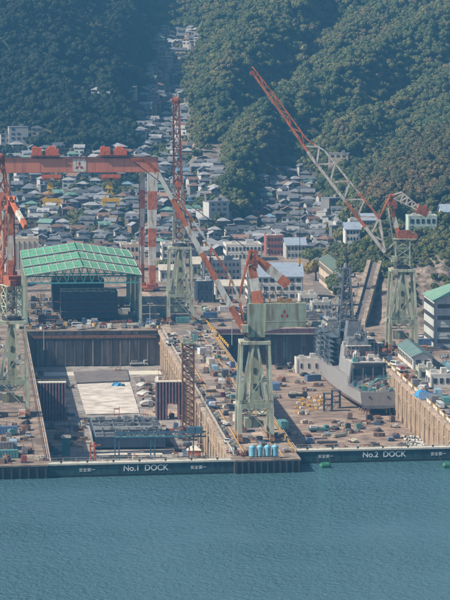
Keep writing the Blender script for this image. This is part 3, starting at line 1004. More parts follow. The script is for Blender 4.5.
# ------------------------------------------------------------------ ship blocks under the shelters
def ship_block(label, x0, x1, y0, dep, h, tan=True):
    t = thing('ship_block', label, 'ship block', ((x0 + x1) / 2, y0, GZ), 0, 'hull blocks under the green roofs')
    w = x1 - x0
    part('plating', MB().box((0, dep / 2, h / 2 + .8), (w, dep, h - 1.6)), M_NAVY, t)
    for i in range(int(w / 3.4) + 1):
        part('frame', MB().box((-w / 2 + .3 + i * 3.35, -.35, h / 2 + .6), (.35, .6, h - 1.6)), M_DARK, t)
    for z in (h * .35, h * .68):
        part('staging', MB().box((0, -.9, z), (w + .6, 1.1, .18)), M_RUST, t)
    for i in range(5):
        part('support', MB().box((-w / 2 + 1 + i * (w - 2) / 4, dep / 2, .4), (1, dep * .8, .8)), M_RUST, t)
    n = int(w / 2.6)
    for i in range(n):
        part('scaffold_board', MB().box((-w / 2 + 1.3 + i * 2.6, dep / 2, h + .16 + random.uniform(0, .35)), (2.3, dep - .4, .3)), M_ROOFPALE if tan else M_RUST, t)
    rl = MB()
    for i in range(n + 1):
        rl.box((-w / 2 + i * w / n, -.2, h + 1.0), (.1, .1, 1.4))
    rl.bar((-w / 2, -.2, h + 1.6), (w / 2, -.2, h + 1.6), .1)
    part('handrail', rl, M_PALE, t)
    return t


a, b = ground(61, 322), ground(118, 322)
ship_block('nearer dark hull block with tan staging top under the green roofs', a.x, b.x, 1404, 14, 12.6)
a, b = ground(52, 312), ground(104, 312)
ship_block('farther dark hull block half hidden behind the nearer one', a.x, b.x, 1440, 15, 14.2)
a, b = ground(38, 324), ground(58, 324)
ship_block('low black hull block left of the nearer one, in the shelter mouth', a.x, b.x, 1388, 5.5, 4.0, False)


# ------------------------------------------------------------------ dock 1 contents
M_PLUMR = mat('plum_rib', (0.24, 0.14, 0.165), 0.75, 0.3, 0.6, (0.1, 0.06, 0.06), streak=0.8, fine=1.0, amount=0.4)


def stop_wall(label, pxa, pxb, py, pyt, opening=None):
    a_, b_ = ground(pxa, py, ZF), ground(pxb, py, ZF)
    w = b_.x - a_.x
    h = 13.9
    t = thing('stop_gate', label, 'steel gate', ((a_.x + b_.x) / 2, a_.y + 2, ZF), 0)
    if not opening:
        part('plate', MB().box((0, 0, h / 2), (w, 3.4, h)), M_PLUM, t)
    else:
        o0, o1, oh = opening
        part('plate', MB().box(((-w / 2 + o0) / 2, 0, h / 2), (o0 + w / 2, 3.4, h)).box(((o1 + w / 2) / 2, 0, h / 2), (w / 2 - o1, 3.4, h)).box(((o0 + o1) / 2, 0, (h + oh) / 2), (o1 - o0, 3.4, h - oh)), M_PLUM, t)
    n = 10
    rb = MB().box((0, -1.95, h / 2), (.5, .8, h - .1)).mesh('rib')
    rb2 = MB().box((0, -1.95, (h + 6) / 2), (.5, .8, h - 6.1)).mesh('rib')
    for i in range(n):
        x = -w / 2 + .25 + i * (w - .5) / (n - 1)
        inside = opening and opening[0] - .1 < x < opening[1] + .1
        part('rib', rb2 if inside else rb, M_PLUMR, t, loc=(x, 0, 0))
    if not opening:
        for z in (2.2, 4.8):
            part('waling', MB().box((0, -2.3, z), (w, .35, .3)), M_PLUM, t)
    part('top_walkway', MB().box((0, 0, h + .1), (w + .4, 4.2, .25)), M_PALE, t)
    rl = MB()
    for i in range(8):
        rl.box((-w / 2 + i * w / 7, -1.9, h + .75), (.09, .09, 1.1))
    rl.bar((-w / 2, -1.9, h + 1.3), (w / 2, -1.9, h + 1.3), .09)
    part('handrail', rl, M_YELLOW, t)
    return t


stop_wall('ribbed plum steel gate on the left side of the first dock', 37, 66, 421, 383)
stop_wall('ribbed plum steel gate with a doorway, right side of the first dock', 156, 186, 420, 381, opening=(-1.2, 2.6, 6.0))

q = [ground(*p, ZF) for p in ((77, 385), (130, 382.5), (139.5, 413.5), (86, 415))]
mb = MB()
nx, ny = 24, 24
vsx = []
for j in range(ny + 1):
    for i in range(nx + 1):
        s_, t_ = i / nx, j / ny
        p = (q[0].lerp(q[1], s_)).lerp(q[3].lerp(q[2], s_), t_)
        vsx.append((p.x, p.y, ZF + .25 + .18 * mnoise.noise(Vector((p.x * .25, p.y * .12, 0)))))
mb.add(vsx, [(j * (nx + 1) + i, j * (nx + 1) + i + 1, (j + 1) * (nx + 1) + i + 1, (j + 1) * (nx + 1) + i) for j in range(ny) for i in range(nx)])
tag(link('tarpaulin', mb, M_TARP), 'large off-white tarpaulin spread on the first dock floor', 'tarpaulin')
q = [ground(*p, ZF) for p in ((73.5, 373), (127, 370), (129.5, 381.5), (76.5, 384))]
mb = MB().prism([(v.x, v.y) for v in q][::-1], ZF + .01, ZF + .5)
tag(link('steel_plate_bed', mb, M_ROAD), 'dark grey steel bed behind the white tarpaulin', 'steel bed')
q = [ground(*p, ZF) for p in ((113, 384), (125, 376), (126, 380), (115, 380))]
hp = thing('crumpled_sheet', 'crumpled blue sheet at the far corner of the white tarpaulin', 'sheet', (q[0].x + 1.5, q[0].y - 6, ZF + .3))
mb = MB()
for i in range(7):
    mb.tube((random.uniform(-2, 2), random.uniform(-3, 3), 0), (random.uniform(-2, 2), random.uniform(-3, 3), .7), 1.1, 7, .2)
part('folds', mb, M_BTARP, hp)
# lighter floor strips and a step at the foot of the head wall
slab_sheet('floor_strip', [(28, 1338), (82, 1340), (82, 1352), (28, 1350)], M_PALE, ZF + .006, dock1_floor)
slab_sheet('floor_strip', [(40, 1215), (43.5, 1215), (43.5, 1330), (40, 1330)], M_BAY[0], ZF + .006, dock1_floor)
for i, (x0, y0, x1, y1) in enumerate(((68.5, 1215, 81, 1232), (68.5, 1236, 81, 1262), (69, 1268, 81, 1300), (70, 1304, 81, 1332), (28, 1140, 42, 1180))):
    slab_sheet('floor_bay', [(x0, y0), (x1, y0), (x1, y1), (x0, y1)], M_BAY[i % 4], ZF + .007, dock1_floor)

# curved plates, pale grey, stacked on the floor
names = ('nearest', 'second nearest', 'third', 'fourth', 'farthest')
for i, (px, py) in enumerate(((147, 406), (147.5, 401), (146.5, 396.5), (146, 392), (147, 388))):
    p = ground(px, py, ZF)
    c = thing('curved_plate', '%s of the grey curved steel plates beside the tarpaulin' % names[i], 'steel plate', (p.x + random.uniform(-.8, .8), p.y, ZF), R(12 + random.uniform(-25, 25)), 'curved plates on the dock floor')
    prof = []
    for k_ in range(9):
        an = R(25 + k_ * 16)
        prof.append((math.cos(an) * 3.4, math.sin(an) * 2.2))
    inner = [(x * .88, z * .86) for x, z in prof][::-1]
    mb = MB()
    nn = len(prof)
    allp = prof + inner
    vs_ = [(x, y, max(z, 0)) for y in (-2.6, 2.6) for x, z in allp]
    m_ = len(allp)
    fs_ = [(k_, k_ + 1, m_ - 2 - k_, m_ - 1 - k_) for k_ in range(nn - 1)] + [(k_ + m_, m_ + m_ - 1 - k_, m_ + m_ - 2 - k_, k_ + 1 + m_) for k_ in range(nn - 1)]
    fs_ += [(k_, (k_ + 1) % m_, (k_ + 1) % m_ + m_, k_ + m_) for k_ in range(m_)]
    mb.add(vs_, fs_)
    part('plate', mb, M_ROAD if i % 2 else M_WALLG, c)
    part('cradle', MB().box((-2.4, 0, .45), (.4, 4.4, .9)).box((2.4, 0, .45), (.4, 4.4, .9)), M_RUST, c)

# pontoon deck / hull section near the gate
a, b = ground(95, 450, ZF), ground(166, 450, ZF)
pt = thing('hull_section', 'flat dark hull section with cluttered deck lying near the first dock gate', 'hull section', ((a.x + b.x) / 2, a.y, ZF))
w = b.x - a.x
part('plating', MB().box((0, 24, 2.6), (w, 48, 3.6)), M_NAVY, pt)
part('deck', MB().box((0, 24, 4.5), (w - .5, 47, .2)), M_SHIPD, pt)
part('bow_plate', MB().extr([(-w / 2 - .05, .4), (-w / 2 - .9, 4.8), (-w / 2 - 1.5, 5.0), (-w / 2 - .5, .4)], 'y', .2, 24), M_WHITE, pt)
for i in range(6):
    part('keel_block', MB().box((-w / 2 + 2 + i * (w - 4) / 5, 24, .4), (1.3, 42, .8)), M_RUST, pt)
for i in range(6):
    part('girder', MB().box((0, 3 + i * 8.3, 4.9), (w - 1, .6, .9)), [M_SHIPD, M_DARK, M_WALLG][i % 3], pt)
for i in range(5):
    part('stiffener', MB().box((-w / 2 + 3 + i * (w - 6) / 4, 24, 4.8), (.4, 46, .6)), M_SHIPD, pt)
cl = MB()
for i in range(60):
    cl.box((random.uniform(-w / 2 + 1, w / 2 - 1), random.uniform(1, 46), 5.2), (random.uniform(.5, 2.2), random.uniform(.5, 2), random.uniform(.5, 1.6)))
part('deck_gear', cl, M_SHIPD, pt, kind='stuff')

# staging in front of it
for i, (px, lab) in enumerate(((100, 'long low staging table left in front of the dark hull section'), (135, 'long low staging table right in front of the dark hull section'))):
    p = ground(px + 12, 458, ZF)
    st = thing('staging_table', lab, 'staging', (p.x, p.y, ZF), 0, 'staging tables by the gate')
    part('board', MB().box((0, 0, 1.3), (10.4, 3.4, .25)), M_PALE, st)
    for x in (-4.8, 0, 4.8):
        for y in (-1.4, 1.4):
            part('leg', MB().box((x, y, .6), (.25, .25, 1.15)), M_RUST, st)

# teal staging tower, orange posts, red machine
p = ground(66, 460, ZF)
tt = thing('access_tower', 'teal box staging tower near the left end of the first dock gate', 'tower', (p.x, p.y, ZF))
part('clad_box', MB().box((0, 0, 4.6), (2.6, 2.6, 6.0)), M_TEAL, tt)
for sx in (-1, 1):
    for sy in (-1, 1):
        part('leg', MB().box((sx * 1.2, sy * 1.2, .8), (.3, .3, 1.6)), M_TEAL, tt)
part('platform', MB().box((0, 0, 7.8), (3.4, 3.4, .2)).box((0, -1.6, 8.3), (3.2, .1, .9)), M_PALE, tt)
for i, (px, py) in enumerate(((90.5, 462), (94.5, 461))):
    p = ground(px, py, ZF)
    o = thing('orange_post', '%s orange guide post in front of the dark hull section' % ('left' if i == 0 else 'right'), 'post', (p.x, p.y, ZF))
    part('post', MB().box((0, 0, 3.2), (.5, .5, 6.4)), M_ORANGE, o)
    part('foot', MB().box((0, 0, .25), (1.6, 1.6, .5)), M_DARK, o)
    part('cross_arm', MB().box((.8, 0, 5.4), (2.4, .35, .35)), M_ORANGE, o)
p = ground(194, 457.5, ZF)
rm = thing('tent_shelter', 'red and white tent-roofed machine at the right end of the first dock', 'tent', (p.x, p.y, ZF))
part('body', MB().box((0, 0, 1.5), (4.6, 3.4, 2.2)), M_RED, rm)
part('roof', MB().add([(-2.5, -1.9, 2.6), (2.5, -1.9, 2.6), (2.5, 1.9, 2.6), (-2.5, 1.9, 2.6), (-.6, 0, 4.2), (.6, 0, 4.2)], [(0, 1, 5, 4), (1, 2, 5), (2, 3, 4, 5), (3, 0, 4), (3, 2, 1, 0)]), M_PALE, rm)
for x in (-1.7, 1.7):
    part('wheel', MB().tube((x, -1.9, .5), (x, -1.5, .5), .5, 10), M_TYRE, rm)
    part('wheel', MB().tube((x, 1.5, .5), (x, 1.9, .5), .5, 10), M_TYRE, rm)

# blue truss gangway across the right half of the dock
p = ground(150, 437, -2.0)
gx0 = ground(114, 437, -2.0).x
tw = thing('truss_gangway', 'blue truss gangway reaching from the hull section to the right dock wall', 'gangway', (gx0, p.y, -2.0))
L_ = D1[1] - 1.5 - gx0
mb = MB()
for y in (-.8, .8):
    mb.bar((0, y, 0), (L_, y, 0), .25).bar((0, y, 1.6), (L_, y, 1.6), .25)
    n = 14
    for i in range(n):
        mb.bar((L_ * i / n, y, 0), (L_ * (i + .5) / n, y, 1.6), .16).bar((L_ * (i + .5) / n, y, 1.6), (L_ * (i + 1) / n, y, 0), .16)
part('truss', mb, M_BLUE, tw)
part('walkway', MB().box((L_ / 2, 0, .1), (L_, 1.5, .15)), M_TEAL, tw)
for x in (1.0, L_ * .42, L_ * .84):
    part('support_tower', MB().box((x - .7, -.6, -4.5), (.3, .3, 9)).box((x + .7, -.6, -4.5), (.3, .3, 9)).box((x - .7, .6, -4.5), (.3, .3, 9)).box((x + .7, .6, -4.5), (.3, .3, 9)).bar((x - .7, -.6, -9), (x + .7, -.6, -4.5), .15).bar((x + .7, -.6, -4.5), (x - .7, -.6, 0), .15), M_BLUE, tw)
for x in (L_ * .84, L_ - 2.5):
    part('cabin', MB().box((x, -.2, 2.2), (2.6, 2.2, 2.2)), M_BLUE, tw)

# rusty lattice tower by the dock wall
lt = thing('lattice_tower', 'tall rusty lattice tower standing against the right wall of the first dock', 'tower', (79.6, 1150, ZF))
for sx in (-1, 1):
    for sy in (-1, 1):
        part('post', MB().box((sx * 1.95, sy * 1.6, 17.0), (.42, .42, 34)), M_RUST, lt)
mb = MB()
n = 15
for i in range(n):
    z0, z1 = 34 * i / n, 34 * (i + 1) / n
    for y in (-1.6, 1.6):
        mb.bar((-1.95, y, z0), (1.95, y, z1), .24).bar((1.95, y, z0), (-1.95, y, z1), .24).bar((-1.95, y, z1), (1.95, y, z1), .26)
    for x in (-1.95, 1.95):
        mb.bar((x, -1.6, z0), (x, 1.6, z1), .2).bar((x, 1.6, z0), (x, -1.6, z1), .2)
part('bracing', mb, M_RUST, lt, kind='stuff')
part('head_platform', MB().box((0, 0, 34.3), (5.2, 4.2, .6)).box((-.6, 0, 35.2), (2.6, 2.2, 1.3)), M_GREEN, lt)

# ------------------------------------------------------------------ naval ship in dock 2
def ship():
    t = thing('naval_ship', 'grey naval ship with dark lattice mast, dry in the second dock', 'ship', (154.2, 1207, 0), R(92.6))
    L_ = 138.0
    S = np.array([0, 6, 14, 22, 24, 34, 48, 64, 82, 98, 112, 124, 132, 138.])
    bd = np.array([7.0, 7.3, 7.7, 8.0, 8.0, 8.3, 8.6, 8.7, 8.6, 8.0, 6.6, 4.4, 2.4, .25])
    bw = np.array([6.6, 7.0, 7.4, 7.7, 7.8, 8.1, 8.4, 8.4, 7.9, 6.6, 4.6, 2.4, 1.0, .08])
    zd = np.array([-2.1, -2.1, -2.2, -2.3, 1.2, 1.2, 1.2, 1.3, 1.5, 1.9, 2.5, 3.1, 3.6, 4.1])
    zk = np.array([-8.3, -8.5, -8.8, -9.0, -9.0, -9.4, -9.6, -9.6, -9.6, -9.6, -9.6, -9.5, -9.0, -6.0])
    zw = -6.3
    up, lo = MB(), MB()

    def skin(m_, rows):
        n, c = len(rows), len(rows[0])
        vs_ = [v for r_ in rows for v in r_]
        m_.add(vs_, [(i * c + j, i * c + j + 1, (i + 1) * c + j + 1, (i + 1) * c + j) for i in range(n - 1) for j in range(c - 1)])
    for s in (-1, 1):
        ru, rl = [], []
        for x, a_, b_, d_, k_ in zip(S, bd, bw, zd, zk):
            zz = max(zw, k_ + .5)
            ru.append([(x, s * (b_ + (a_ - b_) * f_), zz + (d_ - zz) * f_) for f_ in (0, .35, .7, 1)])
            rl.append([(x, 0, k_), (x, s * b_ * .55, k_ + .25), (x, s * b_ * .9, (k_ + zz) / 2), (x, s * b_, zz)])
        skin(up, ru)
        skin(lo, rl)
    hull = part('hull', up, M_SHIP, t)
    part('bottom', lo, M_HULLRED, t)
    tz = max(zw, zk[0] + .5)
    part('transom', MB().quad((-.02, -bd[0], zd[0]), (-.02, bd[0], zd[0]), (-.02, bw[0], tz), (-.02, 4, zk[0] + .1), (-.02, 0, zk[0]), (-.02, -4, zk[0] + .1), (-.02, -bw[0], tz)), M_SHIP, t)
    part('transom_boot_top', MB().box((-.06, 0, -7.5), (.1, 12.6, 1.0)), M_SHIPD, t)
    dk = MB()
    vs_ = []
    for x, a_, d_ in zip(S, bd, zd):
        vs_ += [(x, -a_ + .05, d_ - .05), (x, a_ - .05, d_ - .05)]
    dk.add(vs_, [(2 * i, 2 * i + 1, 2 * i + 3, 2 * i + 2) for i in range(len(S) - 1)])
    part('deck', dk, M_SHIPDECK, t)

    def fr(name, x0, x1, w0, w1, z0, z1, m_, cut=(0, 0), parent=t):
        m2 = MB()
        m2.add([(x0, -w0, z0), (x1, -w0, z0), (x1, w0, z0), (x0, w0, z0), (x0 + cut[0], -w1, z1), (x1 - cut[1], -w1, z1), (x1 - cut[1], w1, z1), (x0 + cut[0], w1, z1)],
               [(3, 2, 1, 0), (4, 5, 6, 7), (0, 1, 5, 4), (1, 2, 6, 5), (2, 3, 7, 6), (3, 0, 4, 7)])
        return part(name, m2, m_, parent)
    hg = fr('hangar', 25.5, 46, 8.05, 6.7, -2.5, 6.0, M_SHIP, (.6, 0))
    part('hangar_side', MB().extr([(-8.0, -2.5), (-7.2, -2.5), (-6.3, 6.0), (-6.8, 6.0)], 'x', 22.4, 25.6), M_SHIP, hg)
    part('hangar_side', MB().extr([(8.0, -2.5), (7.2, -2.5), (6.3, 6.0), (6.8, 6.0)], 'x', 22.4, 25.6), M_SHIP, hg)
    part('hangar_canopy', MB().box((24, 0, 6.0), (3.4, 13.0, .35)), M_SHIPD, hg)
    part('hangar_shade_panel', MB().box((25.6, -1.6, 1.0), (.5, 7.4, 6.4)), M_NET, hg)  # dark net colour stands in for shade inside the open hangar
    part('hangar_shade_panel', MB().box((25.6, 4.5, .6), (.5, 3.4, 5.6)), M_NET, hg)
    for y in (-5.6, -1.6, 2.2, 6.2):
        part('stanchion', MB().box((22.6, y, 1.0), (.4, .4, 6.6)), M_SHIPD, hg)
    part('hangar_roof_deck', MB().box((34, 0, 6.1), (20, 12.8, .2)), M_ROOFPALE, hg)
    d2 = fr('deckhouse', 46.2, 66, 6.2, 5.2, 1.1, 9.5, M_SHIP, (1.2, .4))
    fr('upper_deckhouse', 47, 56, 4.2, 3.6, 9.5, 12.6, M_SHIPD, (.8, .3), d2)
    part('gun_mount', MB().tube((41, 2, 6.2), (41, 2, 7.8), 1.1, 12).tube((41, 2, 7.8), (41, 2, 8.7), .9, 12, .3).bar((40.5, 2, 8), (38.6, 2, 8.6), .25), M_WHITE, t)
    fn = fr('funnel', 56.5, 64, 3.3, 2.2, 9.5, 18.0, M_SHIPD, (1.2, .8))
    part('funnel_cap', MB().box((60.4, 0, 18.2), (4.4, 3.6, .6)), M_DARK, fn)
    fr('funnel', 74, 80, 3.0, 2.2, 8.0, 15.5, M_SHIPD, (1, .6))
    m3 = fr('midship_house', 67, 84, 7.2, 6.2, 1.3, 8.2, M_SHIP, (.8, .5))
    br = fr('bridge', 84.2, 104, 7.6, 6.6, 1.6, 12.0, M_SHIP, (.3, 1.5))
    wh = fr('wheelhouse', 86, 100, 6.2, 5.4, 12.0, 16.2, M_SHIP, (.4, 1.2), br)
    part('bridge_windows', MB().box((92.8, 0, 15.0), (13.0, 11.75, .8)), M_GLASS, wh)
    part('gun_turret', MB().tube((114, 0, 2.4), (114, 0, 4.6), 2.1, 14, 1.6).bar((115, 0, 4), (120, 0, 5.2), .35), M_SHIPD, t)
    # main lattice mast, dark, with cross-trees
    mx = 77.0
    ms = MB()
    h0, h1 = 8.0, 37.0
    for sx in (-1, 1):
        for sy in (-1, 1):
            ms.bar((mx + sx * 3.2, sy * 3.2, h0), (mx + sx * 1.2, sy * 1.2, h1), .75)
    for i in range(9):
        z0, z1 = h0 + (h1 - h0) * i / 9, h0 + (h1 - h0) * (i + 1) / 9
        a_, b_ = 3.2 - 2.0 * i / 9, 3.2 - 2.0 * (i + 1) / 9
        for sy in (-1, 1):
            ms.bar((mx - a_, sy * a_, z0), (mx + b_, sy * b_, z1), .3).bar((mx + a_, sy * a_, z0), (mx - b_, sy * b_, z1), .3)
            ms.bar((mx + sy * a_, -a_, z0), (mx + sy * b_, b_, z1), .3).bar((mx + sy * a_, a_, z0), (mx + sy * b_, -b_, z1), .3)
            ms.bar((mx - b_, sy * b_, z1), (mx + b_, sy * b_, z1), .3).bar((mx + sy * b_, -b_, z1), (mx + sy * b_, b_, z1), .3)
    mast = part('mast', ms, M_SHIPD, t)
    for z, hw_ in ((14, 5.0), (18, 4.4), (22.5, 6.4), (26, 3.4), (29.5, 5.2), (33.5, 3.8), (36.8, 2.4)):
        part('cross_tree', MB().box((mx, 0, z), (3.0, hw_ * 2, .45)).box((mx, hw_ - .3, z + .8), (.5, .5, 1.4)).box((mx, -hw_ + .3, z + .8), (.5, .5, 1.4)), M_SHIPD, mast)
    part('radar_platform', MB().box((mx, 0, 24.6), (4.6, 4.6, .4)).box((mx - .8, 0, 26), (1.2, 4.4, 2.2)), M_SHIPD, mast)
    part('topmast', MB().tube((mx, 0, 37), (mx, 0, 45), .5, 8, .25).box((mx, 0, 40), (.5, 4.4, .4)).box((mx, 0, 42.4), (.9, 1.8, 1.0)), M_DARK, mast)
    part('radar_dome', MB().tube((mx, 0, 37.2), (mx, 0, 39.0), 1.1, 12, .7), M_SHIPD, mast)
    for x, y in ((70, 5.6), (70, -5.6), (88, 5.4), (90, -5.2)):
        part('satellite_dome', MB().tube((x, y, 12.0 if x > 80 else 8.2), (x, y, 13.6 if x > 80 else 10.2), 1.0, 12).tube((x, y, 13.6 if x > 80 else 10.2), (x, y, 14.5 if x > 80 else 11.2), 1.0, 12, .3), M_WHITE, t)
    # staging wrapped round the superstructure
    for i, (x0, x1, y0, y1, z0, z1) in enumerate(((62, 68, -8.4, -6.6, 1.2, 6), (72, 81, -9.2, -7.5, -3, 5), (64, 84, -4.6, 4.6, 8.2, 15.2), (85, 98, -9.2, -7.7, 1.4, 11), (56, 72, 6.2, 9.6, 1.2, 13.0), (74, 92, 7.0, 10.2, 1.4, 14.0))):
        sc_ = MB()
        for xx in np.arange(x0, x1 + .1, 2.2):
            for yy in (y0, y1):
                sc_.box((xx, yy, (z0 + z1) / 2), (.14, .14, z1 - z0))
        for zz in np.arange(z0 + 1.6, z1 + .1, 1.9):
            for yy in (y0, y1):
                sc_.bar((x0, yy, zz), (x1, yy, zz), .14)
            sc_.box(((x0 + x1) / 2, (y0 + y1) / 2, zz - .2), (x1 - x0, abs(y1 - y0) * .9, .1))
        s_ = part('staging', sc_, M_NET, t)
        nt = MB()
        for _ in range(int((x1 - x0) * 1.2)):
            w_, h_ = random.uniform(1.2, 3.4), random.uniform(1.2, 3.0)
            xc, zc = random.uniform(x0, x1), random.uniform(z0 + 1, z1 - 1)
            nt.box((xc, random.choice((y0, y1)) + random.uniform(-.1, .1), zc), (w_, .05, h_))
        part('staging_net', nt, M_NET, s_, kind='stuff')
    # fittings crowding decks and bulkheads
    for nm, m_, zones in (('fittings', M_SHIPD, ((47, 66, 6.0, 9.5, 14), (67, 84, 6.4, 8.2, 30), (84, 104, 6.8, 12, 12), (47, 56, 4, 12.6, 8), (86, 100, 5.2, 16.2, 16), (27, 45, 6.2, 6.2, 14), (56, 70, 7.6, 1.2, 14), (72, 86, 8.4, 1.4, 12), (1, 21, 6.6, -2.6, 18), (64, 76, 5, 15.4, 14))),
                          ('light_fittings', M_SHIP, ((47, 66, 6.0, 9.5, 18), (67, 84, 6.4, 8.2, 18), (84, 104, 6.8, 12, 16), (27, 45, 6.2, 6.2, 10), (1, 21, 6.6, -2.6, 16), (52, 84, 8.2, 1.3, 30))),
                          ('worn_fittings', M_RUST, ((47, 66, 6.0, 9.5, 6), (27, 45, 6.2, 6.2, 6), (1, 21, 6.6, -2.6, 10), (67, 84, 6.4, 8.2, 6)))):
        ft = MB()
        for x0, x1, hw_, z, n in zones:
            for _ in range(n):
                a_, b_, c_ = random.uniform(.4, 1.8), random.uniform(.4, 1.6), random.uniform(.5, 2.4)
                xx, yy = random.uniform(x0, x1), random.uniform(-hw_, hw_)
                ft.box((xx, yy, z + c_ / 2), (a_, b_, c_), random.uniform(-.2, .2))
                if random.random() < .35:
                    ft.bar((xx, yy, z + c_), (xx + random.uniform(-.5, .5), yy, z + c_ + random.uniform(1, 4.5)), .16)
        part(nm, ft, m_, t, kind='stuff')
    # gear on the quarterdeck and roofs
    gear = ((3, -5, 1.6, 1.8, 1.4, M_TEAL), (5, -2, 2.2, 1.6, 1.2, M_GREENL), (4, 2, 1.8, 2.6, 1.3, M_TEAL), (4.5, 5, 1.6, 1.6, 2.2, M_TEAL), (8, -6, 2, 1.2, 1.1, M_WHITE), (9, -3, 1.4, 1.4, 2.0, M_TEAL), (10, 0, 3, 1.6, .9, M_WALLG),
            (9, 3.5, 1.5, 1.5, 1.9, M_YELLOW), (12, 5.5, 2.5, 1.4, 1.5, M_TEAL), (13, -5, 1.8, 2.2, 1.0, M_RUST), (15, -1, 2.6, 2.0, 1.2, M_SHIPD), (15, 3, 1.6, 1.2, 1.6, M_GREENL), (18, -5.5, 2, 1.6, 1.8, M_DARK), (19, 1, 2.4, 1.6, 1.4, M_WALLG), (18, 6, 1.8, 1.4, 2.4, M_BLUE),
            (2, 0, 1.2, 1.4, .9, M_WALLG), (6.5, 6, 1.4, 1.0, 1.0, M_WHITE), (12, -1.5, 1.0, 2.0, .8, M_ORANGE))
    for x, y, a_, b_, c_, m_ in gear:
        part('deck_locker', MB().box((x, y, -2.6 + c_ / 2), (a_, b_, c_)).box((x + .1, y - .1, -2.6 + c_ + .1), (a_ * .6, b_ * .6, .2)), m_, t)
    for x, y, z, a_, b_, c_, m_ in ((28, -4, 6.2, 3, 2, 1, M_WHITE), (31, 2, 6.2, 2, 4, 1.2, M_SHIPD), (36, -3, 6.2, 2.4, 2.4, 1.6, M_WHITE), (44, -4, 6.2, 2, 3, 1.6, M_RUST), (49, 0, 12.6, 3, 2, 1.4, M_WHITE), (52, 4.6, 9.5, 3, 1.2, 1.4, M_WALLG), (51, -4.6, 9.5, 4, 1, 1.2, M_WALLG), (44.5, 3.5, 6.2, 1.6, 3, 2.2, M_HULLRED), (26, 5, 6.2, 2, 1.4, 1.2, M_TEAL), (90, 0, 16.2, 4, 4, 1.6, M_SHIPD), (68, 3, 8.2, 2, 2, 1.6, M_WHITE), (68.5, -3, 8.2, 2.2, 1.6, 2.2, M_WHITE)):
        part('deck_locker', MB().box((x, y, z + c_ / 2), (a_, b_, c_)), m_, t)
    part('canopy', MB().box((46.5, 0, 9.9), (2.6, 9.6, .2)).box((46.5, -4.4, 8.2), (.2, .2, 3.4)).box((46.5, 4.4, 8.2), (.2, .2, 3.4)), M_WHITE, t)
    rl = MB()
    for z in (-2.0, -1.5):
        rl.bar((.2, -6.9, z), (.2, 6.9, z), .08)
        for s in (-1, 1):
            rl.bar((.2, s * 6.9, z), (22, s * 7.9, z), .08)
    for i in range(9):
        rl.box((.2, -6.9 + i * 13.8 / 8, -2.0), (.09, .09, 1.2))
        for s in (-1, 1):
            rl.box((.2 + i * 2.7, s * (6.9 + i * .12), -2.0), (.09, .09, 1.2))
    part('guard_rail', rl, M_SHIP, t)
    for s in (-1, 1):
        part('propeller_shaft', MB().tube((9, s * 2.8, -9.2), (26, s * 2.8, -8.4), .25, 8), M_RUST, t)
        pr = part('propeller', MB().tube((7.8, s * 2.8, -9.2), (9, s * 2.8, -9.2), .5, 10), M_YELLOW, t)
        for k_ in range(5):
            an = 2 * math.pi * k_ / 5
            part('blade', MB().bar((8.4, s * 2.8, -9.2), (8.4 + .3, s * 2.8 + math.sin(an) * 1.6, -9.2 + math.cos(an) * 1.6), .9, .14), M_YELLOW, pr)
        part('rudder', MB().extr([(2.2, -10.4), (5.2, -10.4), (5.6, -7.9), (1.8, -7.9)], 'y', s * 3.2 - .2, s * 3.2 + .2), M_HULLRED, t)
    part('hull_port', MB().box((-.14, 3.6, -3.9), (.12, .7, .6)).box((-.14, -3.4, -4.0), (.12, .7, .6)), M_DARK, t)
    # keel blocks and side shores
    for i in range(16):
        part('keel_block', MB().box((16 + i * 7, 0, (ZF - 9.2) / 2), (1.6, 2.2, 1.9)), M_RUST, t)
    for i in range(4):
        part('shore', MB().bar((2 + i * 5, -4.5, ZF), (2 + i * 5, -4.2, -8.2), .35).bar((2 + i * 5, 4.5, ZF), (2 + i * 5, 4.2, -8.2), .35), M_HULLRED, t)
    return t


ship()

# staging frames by the hull
for i, (px, py) in enumerate(((328, 411), (336, 408))):
    p = ground(px, py, ZF)
    st = thing('hull_staging', '%s navy steel staging frame under the ship\'s left quarter' % ('left' if i == 0 else 'right'), 'staging', (p.x, p.y, ZF))
    for sx in (-1, 1):
        for sy in (-1, 1):
            part('post', MB().box((sx * 1.5, sy * 1.5, 3.4), (.35, .35, 6.8)), M_DARK, st)
    for z in (2.2, 4.4, 6.6):
        part('board', MB().box((0, 0, z), (3.2, 3.4, .15)), M_NAVY, st)
    part('brace', MB().bar((-1.5, -1.5, .2), (1.5, -1.5, 4.4), .16).bar((1.5, -1.5, .2), (-1.5, -1.5, 4.4), .16), M_DARK, st)
gw = thing('gangway', 'teal gangway from the quay across to the ship\'s stern deck', 'gangway', (156.5, 1222, -1.6), R(5))
part('walkway', MB().box((4.5, 0, 2.6), (11, 1.6, .25)).bar((-1, 0, 2.5), (-4.5, 0, .2), 1.4, .2), M_TEAL, gw)
for s in (-.75, .75):
    gr = MB().bar((-1, s, 3.6), (10, s, 3.6), .12)
    for i in range(9):
        gr.bar((-1 + i * 1.37, s, 2.6), (-.3 + i * 1.37, s, 3.6), .1)
    part('truss_side', gr, M_TEAL, gw)

# ------------------------------------------------------------------ hills (height field)
def zy(D, y):
    return CAMZ - D * (y + 33.0) / FPX


